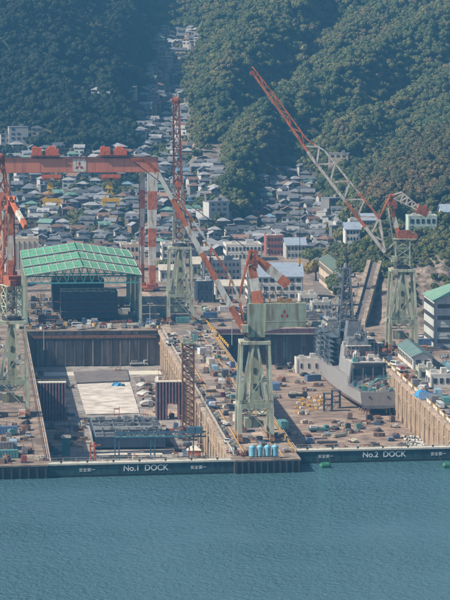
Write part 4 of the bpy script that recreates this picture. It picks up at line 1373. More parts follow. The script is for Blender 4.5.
FL = 2.2      # buried just under the yard slab
COLS = {
    -400: [(1380, FL), (1700, FL), (1900, zy(1900, 190)), (2050, zy(2050, 140)), (2250, zy(2250, 45)), (2500, 180), (2900, 225)],
    0: [(1380, FL), (1720, FL), (1800, zy(1800, 234)), (1900, zy(1900, 202)), (2000, zy(2000, 167)), (2060, zy(2060, 143)), (2150, zy(2150, 102)), (2250, zy(2250, 52)), (2350, zy(2350, 2)), (2500, 172), (2900, 215)],
    60: [(1380, FL), (1720, FL), (1800, zy(1800, 234)), (1900, zy(1900, 202)), (2000, zy(2000, 167)), (2060, zy(2060, 143)), (2160, zy(2160, 108)), (2280, zy(2280, 62)), (2400, zy(2400, 17)), (2550, zy(2550, -25)), (2900, 215)],
    100: [(1380, FL), (1730, FL), (1900, zy(1900, 202)), (2050, zy(2050, 156)), (2150, zy(2150, 122)), (2280, zy(2280, 87)), (2420, zy(2420, 52)), (2560, zy(2560, 12)), (2700, zy(2700, -20)), (3000, 215)],
    140: [(1380, FL), (1730, FL), (1900, zy(1900, 204)), (2050, zy(2050, 166)), (2180, zy(2180, 132)), (2300, zy(2300, 106)), (2420, zy(2420, 82)), (2560, zy(2560, 47)), (2720, zy(2720, 6)), (3000, 200)],
    170: [(1380, FL), (1730, FL), (1900, zy(1900, 206)), (2050, zy(2050, 171)), (2180, zy(2180, 141)), (2320, zy(2320, 113)), (2480, zy(2480, 84)), (2620, zy(2620, 50)), (2800, zy(2800, 8)), (3000, 190)],
    185: [(1380, FL), (1730, FL), (1900, zy(1900, 206)), (2040, zy(2040, 172)), (2100, zy(2100, 157)), (2200, zy(2200, 128)), (2340, zy(2340, 100)), (2480, zy(2480, 80)), (2620, zy(2620, 50)), (2800, zy(2800, 8)), (3000, 190)],
    200: [(1380, FL), (1730, FL), (1900, zy(1900, 206)), (2030, zy(2030, 173)), (2075, zy(2075, 162)), (2110, zy(2110, 142)), (2200, zy(2200, 106)), (2320, zy(2320, 68)), (2420, zy(2420, 40)), (2520, zy(2520, 52)), (2650, zy(2650, 42)), (2800, zy(2800, 5)), (3000, 190)],
    230: [(1380, FL), (1740, FL), (1850, zy(1850, 226)), (1930, zy(1930, 205)), (1980, zy(1980, 185)), (2050, zy(2050, 152)), (2150, zy(2150, 112)), (2270, zy(2270, 62)), (2400, zy(2400, 15)), (2500, zy(2500, -5)), (2700, zy(2700, -20)), (3000, 200)],
    270: [(1380, FL), (1720, FL), (1800, zy(1800, 241)), (1880, zy(1880, 216)), (1960, zy(1960, 191)), (2020, zy(2020, 170)), (2080, zy(2080, 148)), (2180, zy(2180, 106)), (2300, zy(2300, 55)), (2420, zy(2420, 10)), (2600, zy(2600, -40)), (3000, 225)],
    310: [(1380, FL), (1690, FL), (1760, zy(1760, 247)), (1850, zy(1850, 222)), (1950, zy(1950, 196)), (2030, zy(2030, 172)), (2090, zy(2090, 146)), (2190, zy(2190, 106)), (2300, zy(2300, 64)), (2400, zy(2400, 30)), (2520, zy(2520, -10)), (2700, zy(2700, -60)), (3000, 230)],
    336: [(1380, FL), (1600, FL), (1700, zy(1700, 250)), (1800, zy(1800, 222)), (1900, zy(1900, 195)), (2000, zy(2000, 170)), (2070, zy(2070, 146)), (2180, zy(2180, 104)), (2300, zy(2300, 62)), (2420, zy(2420, 25)), (2600, zy(2600, -30)), (3000, 230)],
    350: [(1380, FL), (1398, FL), (1424, 22), (1500, 26), (1650, 27), (1760, zy(1760, 205)), (1850, zy(1850, 192)), (1950, zy(1950, 178)), (2010, zy(2010, 163)), (2080, zy(2080, 140)), (2180, zy(2180, 102)), (2300, zy(2300, 62)), (2420, zy(2420, 25)), (2600, zy(2600, -30)), (3000, 230)],
    400: [(1376, FL), (1386, FL), (1411, 23), (1432, 25), (1500, 27), (1640, 27), (1700, zy(1700, 208)), (1760, zy(1760, 188)), (1820, zy(1820, 174)), (1880, zy(1880, 168)), (1950, zy(1950, 176)), (2030, zy(2030, 166)), (2100, zy(2100, 142)), (2200, zy(2200, 97)), (2310, zy(2310, 56)), (2420, zy(2420, 20)), (2600, zy(2600, -40)), (3000, 230)],
    450: [(1376, FL), (1386, FL), (1411, 24), (1432, 26), (1500, 28), (1620, 30), (1680, zy(1680, 200)), (1740, zy(1740, 168)), (1800, zy(1800, 144)), (1860, zy(1860, 136)), (1930, zy(1930, 146)), (2030, zy(2030, 133)), (2120, zy(2120, 110)), (2220, zy(2220, 76)), (2320, zy(2320, 46)), (2430, zy(2430, 10)), (2600, zy(2600, -40)), (3000, 230)],
    850: [(1376, FL), (1386, FL), (1411, 24), (1432, 26), (1500, 30), (1620, 40), (1740, 70), (1860, 95), (2030, 110), (2220, 125), (2430, 160), (2600, 190), (3000, 230)],
}
US = np.arange(-380, 841, 5.0)
DS = np.arange(1370, 2996, 6.0)
uk = sorted(COLS)
tab = np.array([np.interp(DS, [p[0] for p in COLS[u]], [p[1] for p in COLS[u]]) for u in uk])
Z = np.empty((len(US), len(DS)))
for j in range(len(DS)):
    Z[:, j] = np.interp(US, uk, tab[:, j])


def blur(A, n):
    k_ = np.array([.25, .5, .25])
    for _ in range(n):
        P = np.pad(A, ((1, 1), (0, 0)), 'edge')
        A = P[:-2] * .25 + P[1:-1] * .5 + P[2:] * .25
        P = np.pad(A, ((0, 0), (1, 1)), 'edge')
        A = P[:, :-2] * .25 + P[:, 1:-1] * .5 + P[:, 2:] * .25
    return A


far = DS > 1700
Zb = blur(Z, 6)
Zs = blur(Z, 1)
wgt = np.clip((DS - 1600) / 250, 0, 1)[None, :]
Z = Zs * (1 - wgt) + Zb * wgt
XY = np.empty((len(US), len(DS), 2))
for i, u in enumerate(US):
    for j, D in enumerate(DS):
        XY[i, j] = from_ud(u, D)
        h = Z[i, j]
        if h > 6:
            x, y = XY[i, j]
            amp = min(1, (h - 6) / 30)
            if D > 1640:
                r = abs(mnoise.noise(Vector((x * .011 + y * .006, y * .0045 - x * .003, 3.1))))
                Z[i, j] += amp * (7.0 * (.24 - r) * 2.2 + 5.0 * mnoise.fractal(Vector((x * .02, y * .02, .5)), 1, 2, 3))
            elif D < 1470:
                Z[i, j] += amp * (1.2 if 346 < u < 388 else 6) * mnoise.fractal(Vector((x * .16, y * .05, .5)), .7, 2.2, 5)


# spurs and gullies: crest lines laid over the slopes
RIDGES = [([(300, 5), (262, 40), (225, 85), (205, 125), (198, 160)], 15, 20), ([(470, 25), (375, 82), (312, 118), (262, 145), (240, 185), (228, 215)], 19, 20), ([(470, 92), (400, 122), (352, 142), (335, 165)], 12, 18),
          ([(345, -10), (300, 32), (268, 70)], 12, 16), ([(20, 8), (60, 40), (98, 66), (114, 95)], 16, 18), ([(-20, 75), (40, 100), (66, 118)], 11, 15), ([(150, -20), (128, 20), (120, 45)], 12, 14), ([(470, 150), (415, 170), (388, 200)], 6, 14),
          ([(235, -10), (215, 20), (205, 40)], 14, 16), ([(420, -5), (380, 30), (345, 50)], 10, 14)]
GULLIES = [([(215, 40), (180, 75), (170, 110)], 8, 14), ([(470, 58), (385, 105), (320, 135), (285, 160)], 9, 16), ([(330, 25), (285, 75), (240, 110)], 8, 14), ([(0, 45), (40, 75), (90, 100)], 8, 14)]


def crest(u, y, P):
    best = 1e9
    for (x0, y0), (x1, y1) in zip(P[:-1], P[1:]):
        dx, dy = x1 - x0, y1 - y0
        t_ = min(1, max(0, ((u - x0) * dx + (y - y0) * dy) / (dx * dx + dy * dy)))
        best = min(best, math.hypot(u - x0 - t_ * dx, y - y0 - t_ * dy))
    return best


ZB = Z.copy()
for i, u in enumerate(US):
    if u < -60 or u > 520:
        continue
    for j, D in enumerate(DS):
        if D < 1660 or ZB[i, j] < 8:
            continue
        y = FPX * (CAMZ - ZB[i, j]) / D - 33
        for sgn, RL in ((1, RIDGES), (-1, GULLIES)):
            for P, amp, w in RL:
                d = crest(u, y, P)
                if d < 3 * w:
                    Z[i, j] += sgn * amp * math.exp(-(d / w) ** 2)


def tz(X, Y):
    u, D = cap(X, Y)
    fu = min(max((u - US[0]) / 5.0, 0), len(US) - 1.001)
    fd = min(max((D - DS[0]) / 6.0, 0), len(DS) - 1.001)
    i, j = int(fu), int(fd)
    a_, b_ = fu - i, fd - j
    return float((Z[i, j] * (1 - a_) + Z[i + 1, j] * a_) * (1 - b_) + (Z[i, j + 1] * (1 - a_) + Z[i + 1, j + 1] * a_) * b_)


def ty(X, Y):
    u, D = cap(X, Y)
    return u, FPX * (CAMZ - tz(X, Y)) / D - 33


def inpoly(x, y, P):
    c = False
    for i in range(len(P)):
        x0, y0 = P[i]
        x1, y1 = P[i - 1]
        if (y0 > y) != (y1 > y) and x < (x1 - x0) * (y - y0) / (y1 - y0) + x0:
            c = not c
    return c


TOWN = [(-260, 152), (20, 150), (100, 152), (138, 152), (136, 120), (146, 92), (150, 62), (158, 44), (162, 32), (204, 32), (202, 46), (184, 60), (178, 86), (186, 108), (187, 150), (192, 166), (220, 168), (222, 206), (240, 226), (268, 193), (285, 172), (306, 172), (318, 200), (344, 216), (346, 262), (-260, 262)]
GREENS = [[(84, 170), (142, 166), (144, 196), (118, 204), (92, 196)], [(-20, 150), (14, 152), (22, 166), (-20, 170)], [(56, 218), (84, 214), (90, 226), (60, 230)], [(190, 205), (214, 200), (218, 216), (196, 220)], [(150, 148), (166, 140), (172, 156), (156, 164)]]
M_SOIL = mat('hill_soil', (0.055, 0.06, 0.035), 0.95, 0.4, 0.05, (0.09, 0.075, 0.05), fine=0.1)
M_TOWN = mat('town_ground', (0.17, 0.165, 0.15), 0.95, 0.35, 0.06, (0.07, 0.08, 0.05), fine=0.12, amount=0.8)
me = bpy.data.meshes.new('hills')
nu, nd = len(US), len(DS)
verts = [(XY[i, j, 0], XY[i, j, 1], Z[i, j]) for i in range(nu) for j in range(nd)]
faces = [(i * nd + j, (i + 1) * nd + j, (i + 1) * nd + j + 1, i * nd + j + 1) for i in range(nu - 1) for j in range(nd - 1)]
me.from_pydata(verts, [], faces)
for m_ in (M_SOIL, M_TOWN, M_ROCK):
    me.materials.append(m_)
BARE = [(176, 166), (182, 150), (198, 146), (215, 140), (226, 150), (220, 166)]
mi = np.zeros(len(faces), dtype=np.int32)
n_ = 0
for i in range(nu - 1):
    for j in range(nd - 1):
        D = DS[j]
        u = US[i]
        if D < 1460 and u > 338:
            mi[n_] = 2
        elif D < 1660:
            mi[n_] = 0 if u > 338 else 1
        else:
            y = FPX * (CAMZ - Z[i, j]) / D - 33
            if inpoly(u, y, TOWN):
                mi[n_] = 1
            elif inpoly(u, y, BARE):
                mi[n_] = 2
        n_ += 1
me.polygons.foreach_set('material_index', mi)
me.polygons.foreach_set('use_smooth', np.ones(len(faces), dtype=bool))
hills = bpy.data.objects.new('hills', me)
COL.objects.link(hills)
hills['kind'] = 'structure'

# ------------------------------------------------------------------ large buildings behind the docks
WIN = MB().box((0, -.06, 0), (1, .12, 1)).mesh('window')


def building(label, xa, xb, y, dep, h, wm, roof='flat', rm=None, nx=6, nz=3, z0=GZ, rh=4.0, name='building', cat='building', side=False, ww=.55, wh=.45, rz=0.0, back=False):
    w = xb - xa
    t = thing(name, label, cat, ((xa + xb) / 2, y + dep / 2, z0), rz)
    wall = part('wall', MB().box((0, 0, h / 2 - .3), (w, dep, h + .6)), wm, t)
    rm = rm or M_ROOFPALE
    if roof == 'flat':
        part('roof', MB().box((0, 0, h + .15), (w - .5, dep - .5, .2)), rm, t)
        pr = MB()
        for s in (-1, 1):
            pr.box((0, s * (dep / 2 - .12), h + .35), (w, .3, .7)).box((s * (w / 2 - .12), 0, h + .35), (.3, dep - .6, .7))
        part('parapet', pr, wm, t)
        part('roof_unit', MB().box((w * .2, 0, h + 1.2), (min(4, w * .25), min(3.5, dep * .4), 2.0)), M_WALLG, t)
        part('roof_unit', MB().box((-w * .25, dep * .1, h + .8), (2, 2, 1.2)), M_WALLG, t)
    elif roof == 'gable_x':
        o = .6
        part('gable', MB().extr([(-dep / 2, h), (dep / 2, h), (0, h + rh)], 'x', -w / 2 + .02, w / 2 - .02), wm, t)
        for s in (-1, 1):
            part('roof_slope', MB().add([(-w / 2 - o, s * (dep / 2 + o), h - o * rh / dep * 2 + .1), (w / 2 + o, s * (dep / 2 + o), h - o * rh / dep * 2 + .1), (w / 2 + o, 0, h + rh + .1), (-w / 2 - o, 0, h + rh + .1),
                                         (-w / 2 - o, s * (dep / 2 + o), h - o * rh / dep * 2 + .4), (w / 2 + o, s * (dep / 2 + o), h - o * rh / dep * 2 + .4), (w / 2 + o, 0, h + rh + .45), (-w / 2 - o, 0, h + rh + .45)],
                                        [(0, 1, 2, 3), (7, 6, 5, 4), (0, 4, 5, 1), (1, 5, 6, 2), (3, 2, 6, 7), (0, 3, 7, 4)]), rm, t)
    else:
        o = .6
        part('gable', MB().extr([(-w / 2, h), (w / 2, h), (0, h + rh)], 'y', -dep / 2 + .02, dep / 2 - .02), wm, t)
        for s in (-1, 1):
            part('roof_slope', MB().add([(s * (w / 2 + o), -dep / 2 - o, h - o * rh / w * 2 + .1), (s * (w / 2 + o), dep / 2 + o, h - o * rh / w * 2 + .1), (0, dep / 2 + o, h + rh + .1), (0, -dep / 2 - o, h + rh + .1),
                                         (s * (w / 2 + o), -dep / 2 - o, h - o * rh / w * 2 + .4), (s * (w / 2 + o), dep / 2 + o, h - o * rh / w * 2 + .4), (0, dep / 2 + o, h + rh + .45), (0, -dep / 2 - o, h + rh + .45)],
                                        [(0, 1, 2, 3), (7, 6, 5, 4), (0, 4, 5, 1), (1, 5, 6, 2), (3, 2, 6, 7), (0, 3, 7, 4)]), rm, t)
    fh = h / max(nz, 1)
    for r_ in range(1, nz):
        part('floor_band', MB().box((0, 0, fh * r_ + .05), (w + .16, dep + .16, .18)), wm, t)
    for s in (-1, 1):
        part('drainpipe', MB().box((s * (w / 2 - .5), -dep / 2 - .1, h / 2), (.14, .14, h)), M_WALLG, t)
    for _ in range(min(7, int(w * nz / 9))):
        part('air_conditioner', MB().box((random.uniform(-w * .44, w * .44), -dep / 2 - .3, fh * random.randrange(nz) + .5), (.9, .5, .7)), M_WALLG, t)
    for r_ in range(nz):
        for c_ in range(nx):
            cw = (w - 1.2) / nx
            o = part('window', WIN, M_GLASS, t, loc=(-w / 2 + .6 + cw * (c_ + .5), -dep / 2 - .02, fh * (r_ + .55)))
            o.scale = (cw * ww, 1, fh * wh)
        if side:
            n2 = max(2, int(dep / 4.5))
            for c_ in range(n2):
                cw = (dep - 1.2) / n2
                o = part('window', WIN, M_GLASS, t, loc=(-w / 2 - .02, -dep / 2 + .6 + cw * (c_ + .5), fh * (r_ + .55)), rz=-math.pi / 2)
                o.scale = (cw * ww, 1, fh * wh)
    return t


def gx(px, Y):
    """x of the vertical plane Y seen in column px"""
    a_ = math.atan((px - 225) / FPX * 1.005) + YAW
    return math.tan(a_) * Y


building('long white three-storey building with blue-grey gable roof behind the green crane house', gx(248, 1488), gx(303, 1488), 1488, 20, 10.6, M_WALLW, 'gable_x', M_ROOFBL, 8, 3, rh=5.2, side=True, ww=.62)
building('pale four-storey office block left of the long white building', gx(203, 1545), gx(241, 1545), 1545, 14, 12.5, M_WALLG, 'flat', M_ROOFPALE, 9, 4, side=True)
building('white office block right beside the gantry leg', gx(162, 1660), gx(186, 1660), 1660, 14, 11, M_WALLW, 'flat', M_ROOFPALE, 5, 3, side=True)
building('cream flat-roofed block left of the gantry leg', gx(121, 1640), gx(140, 1640), 1640, 12, 12.5, M_WALLT, 'flat', M_ROOFPALE, 4, 3, side=True)
sil = building('grey concrete block with vertical ribs behind the left gantry end', gx(13, 1650), gx(39, 1650), 1650, 12, 15.0, M_WALLT, 'flat', M_ROOFPALE, 1, 1, ww=.2, wh=.1)
for i in range(6):
    part('rib', MB().box((-6.2 + i * 2.5, -6.3, 7.2), (.5, .5, 14.4)), M_WALLG, sil)
building('small white annex right of the ribbed concrete block', gx(40, 1650), gx(50, 1650), 1652, 8, 8.5, M_WALLW, 'flat', M_ROOFBL, 3, 2)
building('low warehouse with pale roof behind the leaning red jib', gx(192, 1600), gx(222, 1600), 1600, 18, 6.5, M_WALLG, 'gable_x', M_ROOFPALE, 7, 1, rh=2.6)
building('white flat-roofed works hall above the long white building', gx(226, 1690), gx(262, 1690), 1690, 18, 8.0, M_WALLW, 'flat', M_ROOFPALE, 9, 2, side=True)
building('red-brown brick building with white top behind the works halls', gx(266, 1720), gx(284, 1720), 1720, 12, 10, mat('brick_red', (0.30, 0.11, 0.09), 0.85, 0.2, 0.5), 'flat', M_WALLW, 5, 3)
building('pale grey works hall between the two cranes\' jibs', gx(286, 1700), gx(306, 1700), 1700, 16, 7, M_WALLG, 'gable_x', M_ROOFBL, 5, 2, rh=3)
apt = building('long tan barracks block with a sunlit row of windows facing left', gx(341, 1482), gx(341, 1482) + 8.5, 1482, 92, 11.0, M_WALLT, 'gable_y', mat('roof_dark_green', (0.10, 0.14, 0.11), 0.7, 0.2, 0.3), 2, 2, rh=2.0, side=True, ww=.42, wh=.42)
building('tall pale building with light green roof at the right edge', 187.5, 214.0, 1296, 30, 18.5, mat('wall_pale_blue', (0.46, 0.50, 0.49), 0.8, 0.1, 0.2, (0.35, 0.35, 0.33), streak=.85, fine=.5, amount=.4), 'gable_y', mat('roof_mint', (0.18, 0.33, 0.25), 0.6, 0.15, 0.3), 3, 4, rh=4.6, ww=.86, wh=.36, side=True)
zq = 27.3
building('mint two-storey office on the terrace above the rock slope', gx(408, 1555), gx(437, 1555), 1555, 10, 9.0, mat('wall_mint', (0.42, 0.52, 0.47), 0.8, .12, .3, (.3, .34, .3), streak=.8, fine=.6), 'flat', M_ROOFPALE, 5, 2, z0=zq)
building('white gabled house at the right edge above the mint office', gx(441, 1600), gx(458, 1600), 1600, 10, 7, M_WALLW, 'gable_x', M_ROOFBL, 4, 2, z0=28.3, rh=3, name='house', cat='house')
building('white house with grey roof on the terrace behind the ship\'s mast', gx(345, 1530), gx(360, 1530), 1530, 9, 6, M_WALLW, 'gable_x', M_ROOFBL, 4, 2, z0=26.6, rh=2.6, name='house', cat='house')
building('tan house with brown roof on the terrace right of the mast', gx(362, 1580), gx(376, 1580), 1580, 9, 6, M_WALLT, 'gable_x', M_ROOFBL, 4, 2, z0=27, rh=2.6, name='house', cat='house')
building('low flat grey house at the left end of the terrace', gx(350, 1600), gx(366, 1600), 1602, 9, 4, M_WALLG, 'flat', M_WALLG, 4, 1, z0=27, name='house', cat='house')

# works sheds close behind the docks
building('low tan-roofed store right of the ship\'s bow', gx(312, 1440), gx(333, 1440), 1440, 9, 3.2, M_WALLG, 'flat', M_ROOFPALE, 5, 1)
building('pale flat-roofed store beyond the tan-roofed one', gx(300, 1462), gx(318, 1462), 1464, 8, 4.2, M_WALLW, 'flat', M_ROOFPALE, 5, 1)
building('dark blue grey store behind the upright crane', gx(196, 1480), gx(214, 1480), 1480, 12, 9, M_NAVY, 'flat', M_WALLG, 3, 2)
building('long low works shed with pale roof beside the dark store', gx(216, 1500), gx(246, 1500), 1503, 16, 5.0, M_WALLG, 'gable_x', M_ROOFPALE, 7, 1, rh=2)
building('low workshop with pale roof between gantry leg and upright crane', gx(160, 1580), gx(184, 1580), 1580, 12, 5.5, M_WALLW, 'gable_x', M_ROOFPALE, 6, 1, rh=2)
building('low store with brown roof left of the roof shelters', gx(-14, 1560), gx(14, 1560), 1560, 20, 7, M_WALLG, 'gable_x', M_ROOFPALE, 6, 1, rh=2.4)
building('white cabin on the second dock floor before the dark bulkhead', 136.8, 147.2, 1338, 7.5, 5.6, M_WALLW, 'flat', M_ROOFPALE, 3, 1, z0=ZF, ww=.25, wh=.35, name='site_cabin', cat='cabin')
building('teal-roofed long workshop on the right quay beside the crane', gx(413, 1225), gx(413, 1225) + 7.5, 1225, 42, 4.6, M_WALLW, 'gable_y', mat('roof_dull_teal', (0.10, 0.19, 0.19), .7, .3, .3, (.16, .17, .15), fine=.6, amount=.6), 2, 1, rh=1.6, side=True)
building('small white office with pale roof on the right quay', 168.2, 176.2, 1172, 12, 4.2, M_WALLW, 'flat', M_ROOFPALE, 3, 1, side=True)
building('second small office nearer the dock edge on the right quay', 166.8, 173.2, 1192, 9, 4.0, M_GREENL, 'flat', M_ROOFPALE, 2, 1, side=True)

# two pale ramp walls and the road climbing to the terrace
M_RAMP = mat('ramp_concrete', (0.33, 0.27, 0.20), .9, .35, .2, (.15, .12, .1), fine=.5, amount=.6)
rp = thing('ramp_road', 'inclined road between two pale retaining walls climbing to the terrace', 'ramp', (0, 0, 0))
for du, m_, hgt, nm, wd in ((-5.5, M_RAMP, 1.6, 'retaining_wall', 1.6), (0, M_ROAD, .4, 'roadway', 5.0), (5.5, M_RAMP, 1.2, 'retaining_wall', 1.6)):
    x0, y0 = from_ud(358 + du, 1380)
    x1, y1 = from_ud(375 + du, 1424)
    mb = MB().add([(x0 - wd / 2, y0, GZ - .5), (x0 + wd / 2, y0, GZ - .5), (x1 + wd / 2, y1, 20), (x1 - wd / 2, y1, 20),
                   (x0 - wd / 2, y0, GZ + hgt), (x0 + wd / 2, y0, GZ + hgt), (x1 + wd / 2, y1, 27.0 + hgt), (x1 - wd / 2, y1, 27.0 + hgt)],
                  [(3, 2, 1, 0), (4, 5, 6, 7), (0, 1, 5, 4), (1, 2, 6, 5), (2, 3, 7, 6), (3, 0, 4, 7)])
    part(nm, mb, m_, rp)
slab_sheet('road_strip', [(gx(318, 1420), 1420), (gx(336, 1420), 1420), (gx(327, 1600), 1600), (gx(312, 1600), 1600)], M_ROAD, GZ + .006, yard)
slab_sheet('road_strip', [(gx(318, 1420) + 50, 1384), (gx(318, 1420) + 110, 1384), (gx(318, 1420) + 110, 1376), (gx(318, 1420) + 50, 1376)], M_ROAD, GZ + .006, yard)
slab_sheet('road_strip', [(84, 1371), (88, 1371), (88, 1680), (84, 1680)], M_BAY[0], GZ + .006, yard)
slab_sheet('road_strip', [(98, 1371), (104, 1371), (104, 1600), (98, 1600)], M_ROAD, GZ + .006, yard)
for k, x in enumerate((82.3, 92.5)):
    o = link('gantry_rail', MB().box((x + (5.2 if k == 0 else -2.5), 1540, GZ + .06), (.16, 300, .1)), M_RUST)
    o['kind'] = 'structure'
    o['label'] = 'gantry crane rail in the yard'

# ------------------------------------------------------------------ hillside houses
ROOFS = [('grey tiled', mat('tile_grey', (0.15, 0.16, 0.18), 0.6, 0.15, 0.6, rnd=.3)), ('pale grey', mat('tile_pale', (0.27, 0.28, 0.295), 0.6, 0.12, 0.6, rnd=.25)),
         ('brown', mat('tile_brown', (0.19, 0.12, 0.09), 0.7, 0.2, 0.6, rnd=.25)), ('blue', mat('tile_blue', (0.14, 0.24, 0.33), 0.55, 0.15, 0.6, rnd=.2)), ('dark', mat('tile_dark', (0.10, 0.107, 0.12), 0.6, 0.2, 0.6, rnd=.3)),
         ('green', mat('tile_green', (0.13, 0.24, 0.20), 0.6, 0.2, 0.6, rnd=.2))]
WALLS = [('white', mat('house_white', (0.42, 0.42, 0.42), 0.8, 0.08, 0.4, (.4, .38, .35), streak=.8, fine=.7, amount=.3, rnd=.15)), ('cream', mat('house_cream', (0.32, 0.28, 0.22), 0.8, 0.08, 0.4, rnd=.2)),
         ('grey', mat('house_grey', (0.19, 0.195, 0.2), 0.85, 0.12, 0.4, rnd=.25)), ('brown', mat('house_brown', (0.17, 0.125, 0.10), 0.85, 0.12, 0.4, rnd=.25))]
WM, RM = {}, {}


def house_meshes(v):
    w, d, h, kind = v
    wall = MB().box((0, 0, (h - 4) / 2), (w, d, h + 4))
    o = .55
    r = MB()
    if kind == 'hip':
        a_ = w / 2 + o
        b_ = d / 2 + o
        rl = max(.3, w / 2 - d / 2)
        r.add([(-a_, -b_, h - .1), (a_, -b_, h - .1), (a_, b_, h - .1), (-a_, b_, h - .1), (-rl, 0, h + d * .27), (rl, 0, h + d * .27), (-a_, -b_, h - .3), (a_, -b_, h - .3), (a_, b_, h - .3), (-a_, b_, h - .3)],
              [(0, 1, 5, 4), (1, 2, 5), (2, 3, 4, 5), (3, 0, 4), (6, 7, 1, 0), (7, 8, 2, 1), (8, 9, 3, 2), (9, 6, 0, 3), (9, 8, 7, 6)])
    elif kind == 'gable':
        r.extr([(-d / 2 - o, h - .25), (0, h + d * .28), (d / 2 + o, h - .25), (0, h + d * .28 + .3)], 'x', -w / 2 - o, w / 2 + o)
        wall.extr([(-d / 2, h), (d / 2, h), (0, h + d * .26)], 'x', -w / 2 + .02, w / 2 - .02)
    elif kind == 'gabley':
        r.extr([(-w / 2 - o, h - .25), (0, h + w * .24), (w / 2 + o, h - .25), (0, h + w * .24 + .3)], 'y', -d / 2 - o, d / 2 + o)
        wall.extr([(-w / 2, h), (w / 2, h), (0, h + w * .22)], 'y', -d / 2 + .02, d / 2 - .02)
    else:
        r.box((0, 0, h + .12), (w + .3, d + .3, .35)).box((w * .2, d * .15, h + 1.0), (2.2, 2.2, 1.5))
    return wall.mesh('wall'), r.mesh('roof')


VARS = [(6.44, 5.34, 4.75, 'hip'), (7.73, 5.34, 4.56, 'gable'), (5.89, 4.97, 2.75, 'hip'), (5.34, 6.44, 4.75, 'gabley'), (6.07, 5.7, 5.13, 'flat'), (8.46, 5.7, 2.75, 'hip'), (6.99, 5.7, 4.75, 'hip'), (6.07, 4.97, 4.56, 'gable'), (11.96, 8.28, 8.55, 'flat')]
HM = [house_meshes(v) for v in VARS]
HOUSES = []
ANX = (MB().box((0, 0, -.4), (3.4, 4.6, 5.6)).mesh('annex'), MB().extr([(-2.1, 2.35), (2.1, 2.7), (2.1, 2.9), (-2.1, 2.55)], 'y', -2.7, 2.7).mesh('annex_roof'))


def house_at(X, Y, vi, rz, wi, ri):
    v = VARS[vi]
    z = tz(X, Y) + .4
    t = bpy.data.objects.new('house', None)
    COL.objects.link(t)
    t.location = (X, Y, z)
    t.rotation_euler = (0, 0, rz)
    part('wall', HM[vi][0], WALLS[wi][1], t)
    part('roof', HM[vi][1], ROOFS[ri][1], t)
    nf = 1 if v[2] < 4 else (3 if v[2] > 8 else 2)
    for f_ in range(nf):
        for s in (-1, 0, 1) if v[0] > 9.5 else (-1, 1):
            if random.random() < .82:
                o = part('window', WIN, M_GLASS, t, loc=(s * v[0] * .29, -v[1] / 2 - .02, 1.6 + f_ * 2.8))
                o.scale = (1.9, 1, 1.25)
    if random.random() < .6:
        sd_ = random.choice((-1, 1))
        an = part('annex', ANX[0], WALLS[random.choice((wi, 2, 3))][1], t, loc=(sd_ * (v[0] / 2 + random.uniform(.4, 1.2)), random.uniform(-2.5, 1), 0))
        part('annex_roof', ANX[1], ROOFS[random.choice((0, 1, 1, 2, 4, ri))][1], an)
    HOUSES.append((X, Y, t, wi, ri, vi))
    return t


def facing(X, Y):
    return -math.atan2(X, Y)


EXTRA = [(18, 141, 8), (37, 137, 6), (5, 144, 4), (97, 97, 6), (104, 101, 1), (131, 98, 1), (143, 93, 5), (158, 86, 4), (160, 44, 6), (170, 40, 4), (182, 37, 1), (196, 36, 0), (172, 53, 5), (136, 119, 0), (146, 112, 1), (152, 104, 6), (165, 95, 1), (290, 166, 1), (276, 172, 5), (262, 184, 0), (352, 168, 5), (339, 168, 8)]


def d_of(u, y):
    for D in np.arange(1690, 2900, 4.0):
        X, Y = from_ud(u, D)
        if ty(X, Y)[1] <= y:
            return D
    return None


for u, y, vi in EXTRA:
    D = d_of(u, y)
    if D:
        X, Y = from_ud(u, D)
        house_at(X, Y, vi, facing(X, Y) + random.uniform(-.3, .3), random.choice((0, 0, 1, 2)), random.choice((0, 0, 1, 4)))
BLK = [(gx(px, Y), Y + 7) for px, Y in ((174, 1660), (130, 1640), (26, 1650), (222, 1700), (240, 1700), (255, 1700), (275, 1722), (296, 1705))]
SPOTS = [(h[0], h[1]) for h in HOUSES]
CAND = []
for _ in range(26000):
    u = random.uniform(-12, 346)
    D = random.uniform(1712, 2760)
    X, Y = from_ud(u, D)
    uu, yy = ty(X, Y)
    if not inpoly(uu, yy, TOWN) or (tz(X, Y) < 3.9 and D > 1760) or (any(inpoly(uu, yy, g) for g in GREENS) and random.random() < .96):
        continue
    if any((X - bx) ** 2 + (Y - by) ** 2 < 15 ** 2 for bx, by in BLK):
        continue
    m_ = 7.6 if 235 < u < 320 or D > 2150 else 8.3
    if any((X - h[0]) ** 2 + ((Y - h[1]) * .85) ** 2 < m_ ** 2 for h in SPOTS):
        continue
    SPOTS.append((X, Y))
    hill = 238 < u < 316
    wi = random.choices((0, 1, 2, 3), (4, 2, 4, 3) if not hill else (3, 1, 5, 3))[0]
    ri = random.choices(range(6), (7, 6, 3, .6, 3, .5) if not hill else (6, 2, 3, .3, 6, .3))[0]
    vi = random.choices(range(9), (4, 4, 3, 3, 2, 2, 4, 3, .12))[0]
    CAND.append((D, X, Y, vi, facing(X, Y) + random.gauss(0, .35), wi, ri))
CAND.sort()
nfree = 300 - len(HOUSES)
for D, X, Y, vi, rz, wi, ri in CAND[:nfree]:
    house_at(X, Y, vi, rz, wi, ri)
